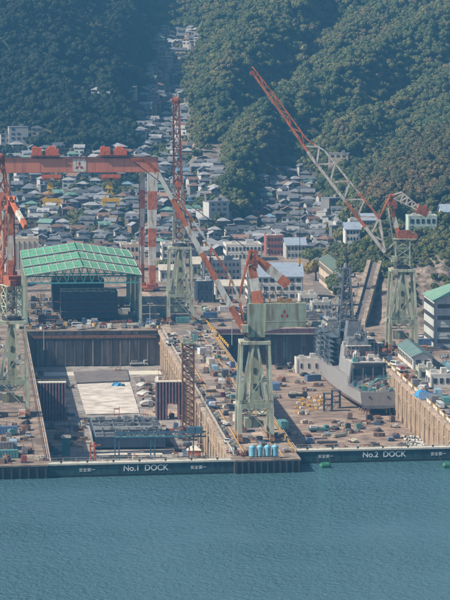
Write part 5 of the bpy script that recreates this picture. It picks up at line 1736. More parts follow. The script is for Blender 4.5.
# the houses beyond, farthest up the valley and slopes, as one mass
fm = bpy.data.meshes.new('far_houses')
fv, ff, fmi = [], [], []
MM = [w_[1] for w_ in WALLS] + [r_[1] for r_ in ROOFS] + [M_GLASS]
for D, X, Y, vi, rz, wi, ri in CAND[nfree:]:
    z = tz(X, Y) + .4
    T_ = Matrix.Translation((X, Y, z)) @ Matrix.Rotation(rz, 4, 'Z')
    v = VARS[vi]
    wins = MB()
    for f_ in range(1 if v[2] < 4 else 2):
        for sx in (-1, 1):
            wins.box((sx * v[0] * .27, -v[1] / 2 - .04, 1.6 + f_ * 2.6), (1.8, .1, 1.2))
    for me_, k_ in ((HM[vi][0], wi), (HM[vi][1], 4 + ri), (wins.mesh('w'), 10)):
        o = len(fv)
        fv.extend([tuple(T_ @ q.co) for q in me_.vertices])
        for p in me_.polygons:
            ff.append(tuple(i + o for i in p.vertices))
            fmi.append(k_)
fm.from_pydata(fv, [], ff)
for m_ in MM:
    fm.materials.append(m_)
fm.polygons.foreach_set('material_index', np.array(fmi, dtype=np.int32))
fo = bpy.data.objects.new('far_houses', fm)
COL.objects.link(fo)
fo['kind'] = 'stuff'
fo['label'] = 'mass of small far houses climbing the valley and slopes'
fo['category'] = 'houses'


def ordn(n):
    w_ = ('first', 'second', 'third', 'fourth', 'fifth', 'sixth', 'seventh', 'eighth', 'ninth', 'tenth')
    return w_[n - 1] if n <= 10 else '%dth' % n


regs = {}
for h in HOUSES:
    u, y = ty(h[0], h[1])
    reg = 'town behind gantry' if u < 135 and y > 146 else ('left wooded hill' if u < 125 else ('upper valley' if y < 150 else ('valley mouth' if u < 236 else 'terraced right hillside')))
    regs.setdefault(reg, []).append((y, u, h))
for reg, L_ in regs.items():
    L_.sort(key=lambda q: -q[0])
    rows = [L_[i:i + 9] for i in range(0, len(L_), 9)]
    for ri_, row in enumerate(rows):
        row.sort(key=lambda q: q[1])
        for ci, (y, u, h) in enumerate(row):
            rk = VARS[h[5]][3]
            st = {'hip': 'hip', 'gable': 'gable', 'gabley': 'gable', 'flat': 'flat'}[rk]
            lab = '%s house, %s %s roof, %s from left, %s row, %s' % (WALLS[h[3]][0], ROOFS[h[4]][0], st, ordn(ci + 1), ordn(ri_ + 1), reg)
            tag(h[2], lab, 'house', 'houses of the hillside town')
print('houses', len(HOUSES), 'far', len(CAND) - nfree)

# ------------------------------------------------------------------ trees
def leaf_mat(name, stops):
    m = bpy.data.materials.new(name)
    m.use_nodes = True
    N, L = m.node_tree.nodes, m.node_tree.links
    b = N['Principled BSDF']
    b.inputs['Roughness'].default_value = 0.7
    b.inputs['Specular IOR Level'].default_value = 0.2
    oi = N.new('ShaderNodeObjectInfo')
    cr = N.new('ShaderNodeValToRGB')
    els = cr.color_ramp.elements
    els[0].position, els[0].color = stops[0][0], (*stops[0][1], 1)
    els[1].position, els[1].color = stops[-1][0], (*stops[-1][1], 1)
    for p, c in stops[1:-1]:
        e = els.new(p)
        e.color = (*c, 1)
    geo = N.new('ShaderNodeNewGeometry')
    n1 = N.new('ShaderNodeTexNoise')
    n1.inputs['Scale'].default_value = 0.012
    n1.inputs['Detail'].default_value = 3
    L.new(geo.outputs['Position'], n1.inputs['Vector'])
    ad = N.new('ShaderNodeMath')
    ad.operation = 'MULTIPLY_ADD'
    L.new(n1.outputs['Fac'], ad.inputs[0])
    ad.inputs[1].default_value = 1.6
    ad.inputs[2].default_value = -.8
    a2 = N.new('ShaderNodeMath')
    a2.operation = 'MULTIPLY_ADD'
    L.new(oi.outputs['Random'], a2.inputs[0])
    a2.inputs[1].default_value = .75
    L.new(ad.outputs[0], a2.inputs[2])
    a3 = N.new('ShaderNodeMath')
    a3.operation = 'ADD'
    a3.inputs[1].default_value = .12
    L.new(a2.outputs[0], a3.inputs[0])
    L.new(a3.outputs[0], cr.inputs[0])
    n2 = N.new('ShaderNodeTexNoise')
    n2.inputs['Scale'].default_value = 1.4
    L.new(geo.outputs['Position'], n2.inputs['Vector'])
    mr = N.new('ShaderNodeMapRange')
    mr.inputs[1].default_value = .3
    mr.inputs[2].default_value = .7
    mr.inputs[3].default_value = .65
    mr.inputs[4].default_value = 1.4
    L.new(n2.outputs['Fac'], mr.inputs[0])
    mu = N.new('ShaderNodeMix')
    mu.data_type = 'RGBA'
    mu.blend_type = 'MULTIPLY'
    mu.inputs[0].default_value = 1
    L.new(cr.outputs[0], mu.inputs[6])
    L.new(mr.outputs[0], mu.inputs[7])
    L.new(mu.outputs[2], b.inputs['Base Color'])
    return m


M_LEAF = leaf_mat('foliage', [(0, (0.050, 0.074, 0.030)), (.45, (0.088, 0.106, 0.038)), (.8, (0.135, 0.135, 0.052)), (1, (0.155, 0.122, 0.062))])
M_LEAFY = leaf_mat('foliage_yellow', [(0, (0.16, 0.13, 0.03)), (1, (0.24, 0.17, 0.04))])


def crown_mesh(seed, nl=9, nq=62, tall=.8):
    rg = np.random.default_rng(seed)
    vs_, fs_ = [], []
    lobes = []
    for i in range(nl):
        a = rg.uniform(0, 2 * math.pi)
        r = rg.uniform(.25, .68) if i else 0
        lobes.append((r * math.cos(a), r * math.sin(a), rg.uniform(.25, .75) * tall + (.25 if i == 0 else 0), rg.uniform(.30, .48)))
    for (lx, ly, lz, lr) in lobes:
        for q_ in range(nq):
            d = rg.normal(size=3)
            d[2] = abs(d[2]) * .9 - .25
            d /= np.linalg.norm(d)
            c = np.array((lx, ly, lz)) + d * lr * rg.uniform(.8, 1.08)
            n = d + rg.normal(size=3) * .3
            n /= np.linalg.norm(n)
            t1 = np.cross(n, rg.normal(size=3))
            t1 /= np.linalg.norm(t1)
            t2 = np.cross(n, t1)
            s = rg.uniform(.05, .10)
            o = len(vs_)
            for a_, b_ in ((-1, -.6), (.2, -1), (1, .5), (-.3, 1)):
                vs_.append(tuple(c + t1 * s * a_ + t2 * s * b_))
            fs_.append((o, o + 1, o + 2, o + 3))
        # inner mass of the lobe so that the crown is not see-through at its heart
        o = len(vs_)
        m1, m2 = 7, 4
        for j in range(m2 + 1):
            for i in range(m1):
                th = math.pi * j / m2
                ph = 2 * math.pi * i / m1
                rr = lr * .9 * rg.uniform(.88, 1.1)
                vs_.append((lx + rr * math.sin(th) * math.cos(ph), ly + rr * math.sin(th) * math.sin(ph), lz + rr * math.cos(th)))
        for j in range(m2):
            for i in range(m1):
                k_ = (i + 1) % m1
                fs_.append((o + j * m1 + i, o + j * m1 + k_, o + (j + 1) * m1 + k_, o + (j + 1) * m1 + i))
    me_ = bpy.data.meshes.new('crown')
    me_.from_pydata(vs_, [], fs_)
    return me_


CROWNS = [crown_mesh(50 + i, 8 + i % 3, 66, .8 + .12 * (i % 3)) for i in range(6)]
for c in CROWNS:
    c.materials.append(M_LEAF)
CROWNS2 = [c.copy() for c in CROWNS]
M_LEAFSHADE = leaf_mat('foliage_shaded', [(0, (0.014, 0.026, 0.015)), (.55, (0.022, 0.037, 0.019)), (.88, (0.038, 0.048, 0.025)), (1, (0.06, 0.058, 0.033))])  # darker foliage copy: the left hill's shade put into leaf colour
CROWNS3 = [c.copy() for c in CROWNS]
M_AUT = leaf_mat('foliage_autumn', [(0, (0.052, 0.064, 0.028)), (.5, (0.095, 0.092, 0.042)), (.85, (0.13, 0.098, 0.05)), (1, (0.17, 0.115, 0.055))])
for c in CROWNS3:
    c.materials.clear()
    c.materials.append(M_AUT)
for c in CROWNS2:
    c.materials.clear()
    c.materials.append(M_LEAFSHADE)
TRUNK = MB().tube((0, 0, -.6), (.05, .02, .5), .075, 7, .045).bar((0, 0, .3), (.22, .1, .62), .04).bar((0, 0, .3), (-.2, -.12, .6), .04).bar((.02, 0, .35), (.02, .2, .65), .035).mesh('trunk')


def tree(label, X, Y, z, r, ci, m_=None, group='single trees among the buildings'):
    t = thing('tree', label, 'tree', (X, Y, z), random.uniform(0, 6.28), group)
    c = part('crown', CROWNS[ci % 6], m_ or M_LEAF, t, loc=(0, 0, r * .55))
    c.scale = (r, r, r)
    k_ = part('trunk', TRUNK, M_TRUNK, t, loc=(0, 0, r * .55))
    k_.scale = (r, r, r)
    return t


tree('yellow autumn tree left of the tan barracks block', gx(316, 1580), 1580, GZ, 6.5, 1, M_LEAFY)
TL = [(201, 268, 1640, 5, 'tree beside the pale office block'), (164, 262, 1625, 4.5, 'small tree between gantry leg and upright crane'), (203, 1, 1590, 4, 'bushy tree at the left end of the low warehouse'),
      (345, 1, 1470, 4.5, 'tree at the far left edge of the rock slope'), (382, 1, 1448, 4.8, 'tree at the top of the ramp'), (350, 1, 1655, 6, 'large tree behind the terrace houses on the left'), (386, 1, 1470, 4, 'round tree right of the ramp top'), (378, 1, 1480, 5, 'dark tree behind the ramp top'), (430, 1, 1580, 5, 'bush right of the mint office'),
      (398, 1, 1500, 4, 'small tree left of the mint office'), (335, 1, 1600, 6, 'dark tree behind the tan barracks block'), (342, 1, 1620, 6.5, 'tall dark tree above the barracks roof'), (328, 1, 1640, 6, 'tree between barracks and hillside houses'), (310, 1, 1660, 6, 'dark tree right of the pale grey works hall'),
      (372, 1, 1510, 4, 'low tree behind the terrace edge'), (440, 1, 1570, 5.5, 'leafy tree under the white gabled house'), (425, 1, 1600, 6, 'large bush behind the mint office'), (395, 1, 1620, 7, 'big tree on the terrace behind the long jib crane'), (370, 1, 1640, 7, 'big tree on the terrace behind the tan house')]
for i, (px, _, Y, r, lab) in enumerate(TL):
    X = gx(px, Y)
    tree(lab, X, Y, max(tz(X, Y), GZ), r, i)

# the wooded hills: one mass of crowns
pts, scl, rot, idx = [], [], [], []
hxy = np.array(SPOTS)
bxy = np.array([(o.location.x, o.location.y) for o in bpy.data.objects if o.parent is None and o.name.startswith(('building',))])
for D in np.arange(1472, 2900, 4.2):
    wl_, wr_ = from_ud(-170, D), from_ud(620, D)
    n = int(math.dist(wl_, wr_) / 4.2)
    for i in range(n):
        u = -170 + 790 * (i + random.random()) / n
        D2_ = D + random.uniform(-2.1, 2.1)
        X, Y = from_ud(u, D2_)
        z = tz(X, Y)
        if z < 5:
            continue
        yy = FPX * (CAMZ - z) / D2_ - 33
        dens = 1.0
        big = 1.0
        if inpoly(u, yy, TOWN):
            dens, big = (.75, .58) if not any(inpoly(u, yy, g) for g in GREENS) else (.78, .8)
        elif inpoly(u, yy, BARE) and random.random() < .8:
            continue
        if u > 338 and D2_ < 1660:
            dens, big = .8, .62
        if random.random() > dens:
            continue
        d2 = ((hxy[:, 0] - X) ** 2 + (hxy[:, 1] - Y) ** 2).min()
        if d2 < (4.0 if dens < .79 else 7.5) ** 2:
            continue
        if ((bxy[:, 0] - X) ** 2 + (bxy[:, 1] - Y) ** 2).min() < 13 ** 2:
            continue
        r = min(6.5, 1.4 + random.lognormvariate(.68, .5)) * big * (1 + .2 * mnoise.noise(Vector((X * .02, Y * .02, 7))))
        pts.append((X, Y, z + r * .2 + random.uniform(0, 2.5) * (dens == 1)))
        scl.append(r)
        rot.append(random.uniform(0, 6.28))
        idx.append(random.randrange(6))
for _ in range(900):
    u, D2_ = random.uniform(342, 560), random.uniform(1389, 1474)
    if 350 < u < 386 and D2_ < 1428 and random.random() < .93:
        continue
    if mnoise.noise(Vector((u * .05, D2_ * .06, 4))) < -.1 and D2_ < 1425:
        continue
    X, Y = from_ud(u, D2_)
    r = random.uniform(.7, 2.3)
    pts.append((X, Y, tz(X, Y) - r * .1))
    scl.append(r)
    rot.append(random.uniform(0, 6.28))
    idx.append(random.randrange(6))
print('forest', len(pts))


def forest(name, pts_, scl_, rot_, idx_, cms):
    me_ = bpy.data.meshes.new(name)
    me_.from_pydata(pts_, [], [])
    for nm, ty_, data in (('scl', 'FLOAT', scl_), ('rotz', 'FLOAT', rot_), ('idx', 'INT', idx_)):
        at_ = me_.attributes.new(nm, ty_, 'POINT')
        at_.data.foreach_set('value', data)
    o = bpy.data.objects.new(name, me_)
    COL.objects.link(o)
    ng = bpy.data.node_groups.new('forest_nodes', 'GeometryNodeTree')
    ng.interface.new_socket('Geometry', in_out='INPUT', socket_type='NodeSocketGeometry')
    ng.interface.new_socket('Geometry', in_out='OUTPUT', socket_type='NodeSocketGeometry')
    N, L = ng.nodes, ng.links
    gi, go = N.new('NodeGroupInput'), N.new('NodeGroupOutput')
    jn = N.new('GeometryNodeGeometryToInstance')
    for k_, cm in enumerate(cms):
        po = bpy.data.objects.new('crown_shape', cm)
        oi = N.new('GeometryNodeObjectInfo')
        oi.inputs['Object'].default_value = po
        oi.inputs['As Instance'].default_value = True
        L.new(oi.outputs['Geometry'], jn.inputs[0])
    ip = N.new('GeometryNodeInstanceOnPoints')
    ip.inputs['Pick Instance'].default_value = True
    L.new(gi.outputs[0], ip.inputs['Points'])
    L.new(jn.outputs[0], ip.inputs['Instance'])
    return o, ng, ip, jn


def build_forest(nm, lab, cms, p_, s_, r_, i_):
    o, ng, ip, jn = forest(nm, p_, s_, r_, i_, cms)
    N, L = ng.nodes, ng.links
    N.remove(jn)
    jg = N.new('GeometryNodeJoinGeometry')
    for n in [n for n in N if n.bl_idname == 'GeometryNodeObjectInfo']:
        L.new(n.outputs['Geometry'], jg.inputs[0])
    L.new(jg.outputs[0], ip.inputs['Instance'])

    def named(nm, dt):
        a = N.new('GeometryNodeInputNamedAttribute')
        a.data_type = dt
        a.inputs['Name'].default_value = nm
        return a
    a = named('idx', 'INT')
    L.new(a.outputs[0], ip.inputs['Instance Index'])
    a = named('scl', 'FLOAT')
    L.new(a.outputs[0], ip.inputs['Scale'])
    a = named('rotz', 'FLOAT')
    cx = N.new('ShaderNodeCombineXYZ')
    L.new(a.outputs[0], cx.inputs[2])
    L.new(cx.outputs[0], ip.inputs['Rotation'])
    go = [n for n in N if n.bl_idname == 'NodeGroupOutput'][0]
    L.new(ip.outputs[0], go.inputs[0])
    md = o.modifiers.new('forest', 'NODES')
    md.node_group = ng
    o['kind'] = 'stuff'
    o['label'] = lab
    o['category'] = 'forest'
    return o


FD = [(p, a_, b_, c_) for p, a_, b_, c_ in zip(pts, scl, rot, idx)]
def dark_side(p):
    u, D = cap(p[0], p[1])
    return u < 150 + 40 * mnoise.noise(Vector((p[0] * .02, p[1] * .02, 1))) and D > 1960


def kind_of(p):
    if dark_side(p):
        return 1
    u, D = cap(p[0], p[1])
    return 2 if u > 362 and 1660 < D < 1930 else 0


for sel, nm, lab, cms in ((0, 'forest', 'dense evergreen wood of rounded olive crowns over the right hill', CROWNS), (1, 'shaded_forest', 'wood covering the left hill, its shade put into darker leaves', CROWNS2), (2, 'autumn_wood', 'rusty autumn wood on the near spur at right', CROWNS3)):
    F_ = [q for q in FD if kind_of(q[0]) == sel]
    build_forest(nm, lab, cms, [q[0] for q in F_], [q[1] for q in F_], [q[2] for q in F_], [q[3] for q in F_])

# ------------------------------------------------------------------ vehicles and yard gear
PAINT = {}
for nm, c in (('white', (.62, .62, .60)), ('silver', (.38, .39, .40)), ('black', (.03, .03, .035)), ('blue', (.05, .16, .36)), ('red', (.38, .05, .04)), ('yellow', (.62, .40, .06)), ('green', (.08, .24, .14)), ('teal', (.06, .30, .30)), ('grey', (.2, .2, .21)), ('orange', (.52, .17, .04)), ('light blue', (.22, .42, .55)), ('brown', (.2, .11, .07)), ('cream', (.55, .49, .38))):
    g_ = (c[0] + c[1] + c[2]) / 3
    c = tuple(x * .68 + (g_ * .9 + .03) * .32 for x in c)
    PAINT[nm] = mat('vehicle_' + nm.replace(' ', '_'), c, 0.45, .15, .9, (c[0] * .5, c[1] * .5, c[2] * .5), fine=1.2, amount=.5)
CACHE = {}


def cm(key, fn):
    if key not in CACHE:
        CACHE[key] = fn().mesh(key)
    return CACHE[key]


def car(label, p, rz, col, van=False):
    t = thing('van' if van else 'car', label, 'van' if van else 'car', p, rz, 'cars and vans in the yard')
    if van:
        part('body', cm('vanb', lambda: MB().extr([(-2.3, .35), (2.3, .35), (2.35, 1.0), (1.5, 1.95), (-2.3, 2.0)], 'y', -.85, .85)), PAINT[col], t)
        part('windows', cm('vanw', lambda: MB().extr([(-1.9, 1.15), (1.95, 1.15), (1.42, 1.8), (-1.9, 1.85)], 'y', -.87, .87)), M_GLASS, t)
    else:
        part('body', cm('carb', lambda: MB().extr([(-2.1, .3), (2.1, .3), (2.15, .75), (1.2, .92), (-2.0, .98), (-2.15, .7)], 'y', -.83, .83)), PAINT[col], t)
        part('cabin', cm('carc', lambda: MB().extr([(-1.75, .95), (1.1, .92), (.4, 1.42), (-1.3, 1.45)], 'y', -.74, .74)), M_GLASS, t)
        part('roof', cm('carr', lambda: MB().box((-.45, 0, 1.46), (1.6, 1.42, .06))), PAINT[col], t)
    for x in (-1.35, 1.35):
        for y in (-.75, .75):
            part('wheel', cm('wheel', lambda: MB().tube((0, -.12, 0), (0, .12, 0), .33, 10)), M_TYRE, t, loc=(x, y, .33))
    return t


def truck(label, p, rz, col, load):
    t = thing('truck', label, 'truck', p, rz, 'trucks in the yard')
    part('cab', cm('tcab', lambda: MB().extr([(1.9, .5), (3.6, .5), (3.6, 1.4), (3.35, 2.5), (1.9, 2.5)], 'y', -1.1, 1.1)), PAINT[col], t)
    part('windscreen', cm('tws', lambda: MB().extr([(2.3, 1.5), (3.62, 1.5), (3.42, 2.25), (2.3, 2.25)], 'y', -1.12, 1.12)), M_GLASS, t)
    part('chassis', cm('tch', lambda: MB().box((-.6, 0, .75), (6.2, 1.9, .35))), M_DARK, t)
    part('bed', cm('tbed', lambda: MB().box((-1.0, 0, 1.05), (5.4, 2.3, .25)).box((-1.0, 1.1, 1.4), (5.4, .1, .5)).box((-1.0, -1.1, 1.4), (5.4, .1, .5))), PAINT[col], t)
    part('load', cm('tload', lambda: MB().box((-1.9, 0, 1.8), (2.6, 1.8, 1.2)).box((.6, .2, 1.6), (1.6, 1.4, .8))), PAINT[load], t)
    for x in (-2.6, -1.5, 2.6):
        for y in (-.95, .95):
            part('wheel', cm('twheel', lambda: MB().tube((0, -.16, 0), (0, .16, 0), .48, 10)), M_TYRE, t, loc=(x, y, .48))
    return t


def forklift(label, p, rz, col):
    t = thing('forklift', label, 'forklift', p, rz, 'forklifts in the yard')
    part('body', cm('flb', lambda: MB().extr([(-1.3, .3), (.9, .3), (.9, .9), (.3, 1.1), (-1.2, 1.3)], 'y', -.6, .6)), PAINT[col], t)
    part('guard', cm('flg', lambda: MB().box((-.1, 0, 2.15), (1.3, 1.1, .08)).box((.5, .5, 1.5), (.08, .08, 1.3)).box((.5, -.5, 1.5), (.08, .08, 1.3)).box((-.7, .5, 1.6), (.08, .08, 1.1)).box((-.7, -.5, 1.6), (.08, .08, 1.1))), M_DARK, t)
    part('mast', cm('flm', lambda: MB().box((1.05, .4, 1.3), (.14, .14, 2.5)).box((1.05, -.4, 1.3), (.14, .14, 2.5)).box((1.05, 0, 2.4), (.12, .9, .12)).box((1.6, .3, .15), (1.0, .12, .07)).box((1.6, -.3, .15), (1.0, .12, .07))), M_DARK, t)
    for x in (-.8, .6):
        for y in (-.6, .6):
            part('wheel', cm('flw', lambda: MB().tube((0, -.12, 0), (0, .12, 0), .3, 9)), M_TYRE, t, loc=(x, y, .3))
    return t


def container(label, p, rz, col, L_=6.1):
    t = thing('container', label, 'container', p, rz, 'containers and cabins in the yard')
    k_ = 'c%g' % L_
    part('box', cm(k_, lambda: MB().box((0, 0, 1.35), (L_, 2.4, 2.4))), PAINT[col], t)
    rib = cm('crib', lambda: MB().box((0, 0, 1.35), (.12, 2.5, 2.1)))
    for i in range(int(L_ / .9)):
        part('rib', rib, PAINT[col], t, loc=(-L_ / 2 + .5 + i * .9, 0, 0))
    part('door', cm('cdoor', lambda: MB().box((0, -.56, 1.35), (.08, 1.05, 2.2)).box((0, .56, 1.35), (.08, 1.05, 2.2))), PAINT[col], t, loc=(L_ / 2 + .03, 0, 0))
    return t


def crate_stack(label, p, rz, col, n):
    t = thing('crate_stack', label, 'crates', p, rz, 'stacks of crates and gear')
    rg = random.Random(int(p[0] * 7 + p[1]))
    for i in range(n):
        sx, sy, sz = rg.uniform(.9, 1.9), rg.uniform(.8, 1.6), rg.uniform(.6, 1.3)
        part('crate', MB().box((rg.uniform(-1.6, 1.6), -1.2 + 2.4 * i / max(1, n - 1), sz / 2 + .14), (sx, sy, sz), rg.uniform(-.2, .2)), PAINT[rg.choice((col, col, 'grey', 'cream', 'brown'))], t)
    part('pallet', cm('pal', lambda: MB().box((0, 0, .07), (4.4, 3.6, .14))), M_RUST, t)
    return t


def pipe_rack(label, p, rz, m_, L_=7):
    t = thing('pipe_rack', label, 'pipes', p, rz, 'pipe racks')
    for i in range(6):
        part('pipe', cm('pipe%g' % L_, lambda: MB().tube((-L_ / 2, 0, 0), (L_ / 2, 0, 0), .22, 8)), m_, t, loc=(0, -1.2 + (i % 4) * .55 + (.27 if i > 3 else 0), .55 + (.4 if i > 3 else 0)))
    for s in (-1, 1):
        part('bearer', cm('bearer', lambda: MB().box((0, 0, .16), (.3, 3, .32))), M_RUST, t, loc=(s * L_ * .3, 0, 0))
    return t


A90 = R(90)
near = lambda px, py, z=GZ: tuple(ground(px, py, z))

# light blue tanks at the pier head, each standing on the plinth
pl = thing('tank_plinth', 'concrete plinth under the four light blue tanks', 'plinth', near(264, 458), R(4))
part('slab', MB().box((0, 0, .2), (9.6, 3.6, .4)), M_CONC, pl)
for i in range(4):
    p = ground(264, 458)
    t = thing('storage_tank', '%s of four light blue upright tanks at the pier head' % ('leftmost', 'second from left', 'third from left', 'rightmost')[i], 'tank', (p.x - 3.6 + i * 2.35, p.y + (-.25 + i * .16), GZ + .4), 0, 'light blue tanks at the pier head')
    part('shell', MB().tube((0, 0, .3), (0, 0, 3.1), 1.05, 16), M_CYAN, t)
    part('dome', MB().tube((0, 0, 3.1), (0, 0, 3.55), 1.05, 16, .7).tube((0, 0, 3.55), (0, 0, 3.75), .7, 16, .15), M_CYAN, t)
    part('skirt', MB().tube((0, 0, 0), (0, 0, .3), .85, 12), M_DARK, t)
    part('pipe', MB().tube((.75, -.8, 0), (.75, -.8, 2.6), .1, 6).tube((0, 0, 3.7), (0, 0, 4.2), .12, 6), M_WHITE, t)

# yellow guard rails along dock edges
def guard_rail(label, x, y0, y1, m_, panel=None):
    t = thing('guard_rail', label, 'railing', (x, y0, GZ))
    L_ = y1 - y0
    n = int(L_ / 3)
    rl = MB()
    for z in (.55, 1.1):
        rl.bar((0, 0, z), (0, L_, z), .1)
    part('rail', rl, m_, t)
    po = cm('rpost', lambda: MB().box((0, 0, .58), (.13, .13, 1.16)))
    for i in range(n + 1):
        part('post', po, m_, t, loc=(0, i * L_ / n, 0))
    if panel:
        pn = cm('rpanel', lambda: MB().box((0, 0, .6), (.08, 4.6, 1.0)))
        for i in range(int(L_ / 5.2)):
            if i % 3 != 2:
                part('panel', pn, panel, t, loc=(-.15, 2.6 + i * 5.2, 0))
    return t


guard_rail('pale railing along the right edge of the first dock', 84.0, 1010, 1365, M_PALE)
guard_rail('yellow railing along the left edge of the second dock', 103.4, 1012, 1360, M_YELLOW)
guard_rail('yellow railing with cream panels along the right edge of the second dock', 161.6, 1030, 1330, M_YELLOW, M_PALE)
guard_rail('worn railing along the left edge of the first dock', 25.8, 1003, 1366, M_RUST)
# painted yellow lines on the pier
for x, m_ in ((87.6, M_YELLOW), (98.95, M_YELLOW)):
    slab_sheet('painted_line', [(x, 1006), (x + .3, 1006), (x + .3, 1360), (x, 1360)], m_, GZ + .011, pier)
# service duct with stanchions beside the dock-1 edge
sd = thing('service_duct', 'row of dark service pipes along the right edge of the first dock', 'pipes', (85.2, 1180, GZ))
part('duct', MB().box((0, 0, .5), (.7, 340, .5)), M_DARK, sd)
dp = cm('dpost', lambda: MB().box((0, 0, .7), (.9, 1.3, 1.4)))
for i in range(42):
    part('valve_box', dp, [M_RUST, M_DARK, M_GREEN, M_WALLG][i % 4], sd, loc=(.1, -168 + i * 8.1, 0))

# trench with striped boards at the pier's middle: long yellow barrier rows
for i, (px0, py0, px1, py1) in enumerate(((204, 320, 228, 347),)):
    a, b = ground(px0, py0), ground(px1, py1)
    t = thing('barrier_row', 'row of yellow barriers on the pier left of the green crane house', 'barriers', (a.x, a.y, GZ))
    for k_ in range(16):
        q = a.lerp(b, k_ / 15)
        part('barrier', cm('barr', lambda: MB().box((0, 0, .55), (.5, 3.6, 1.1))), M_YELLOW, t, loc=(q.x - a.x, q.y - a.y, 0))

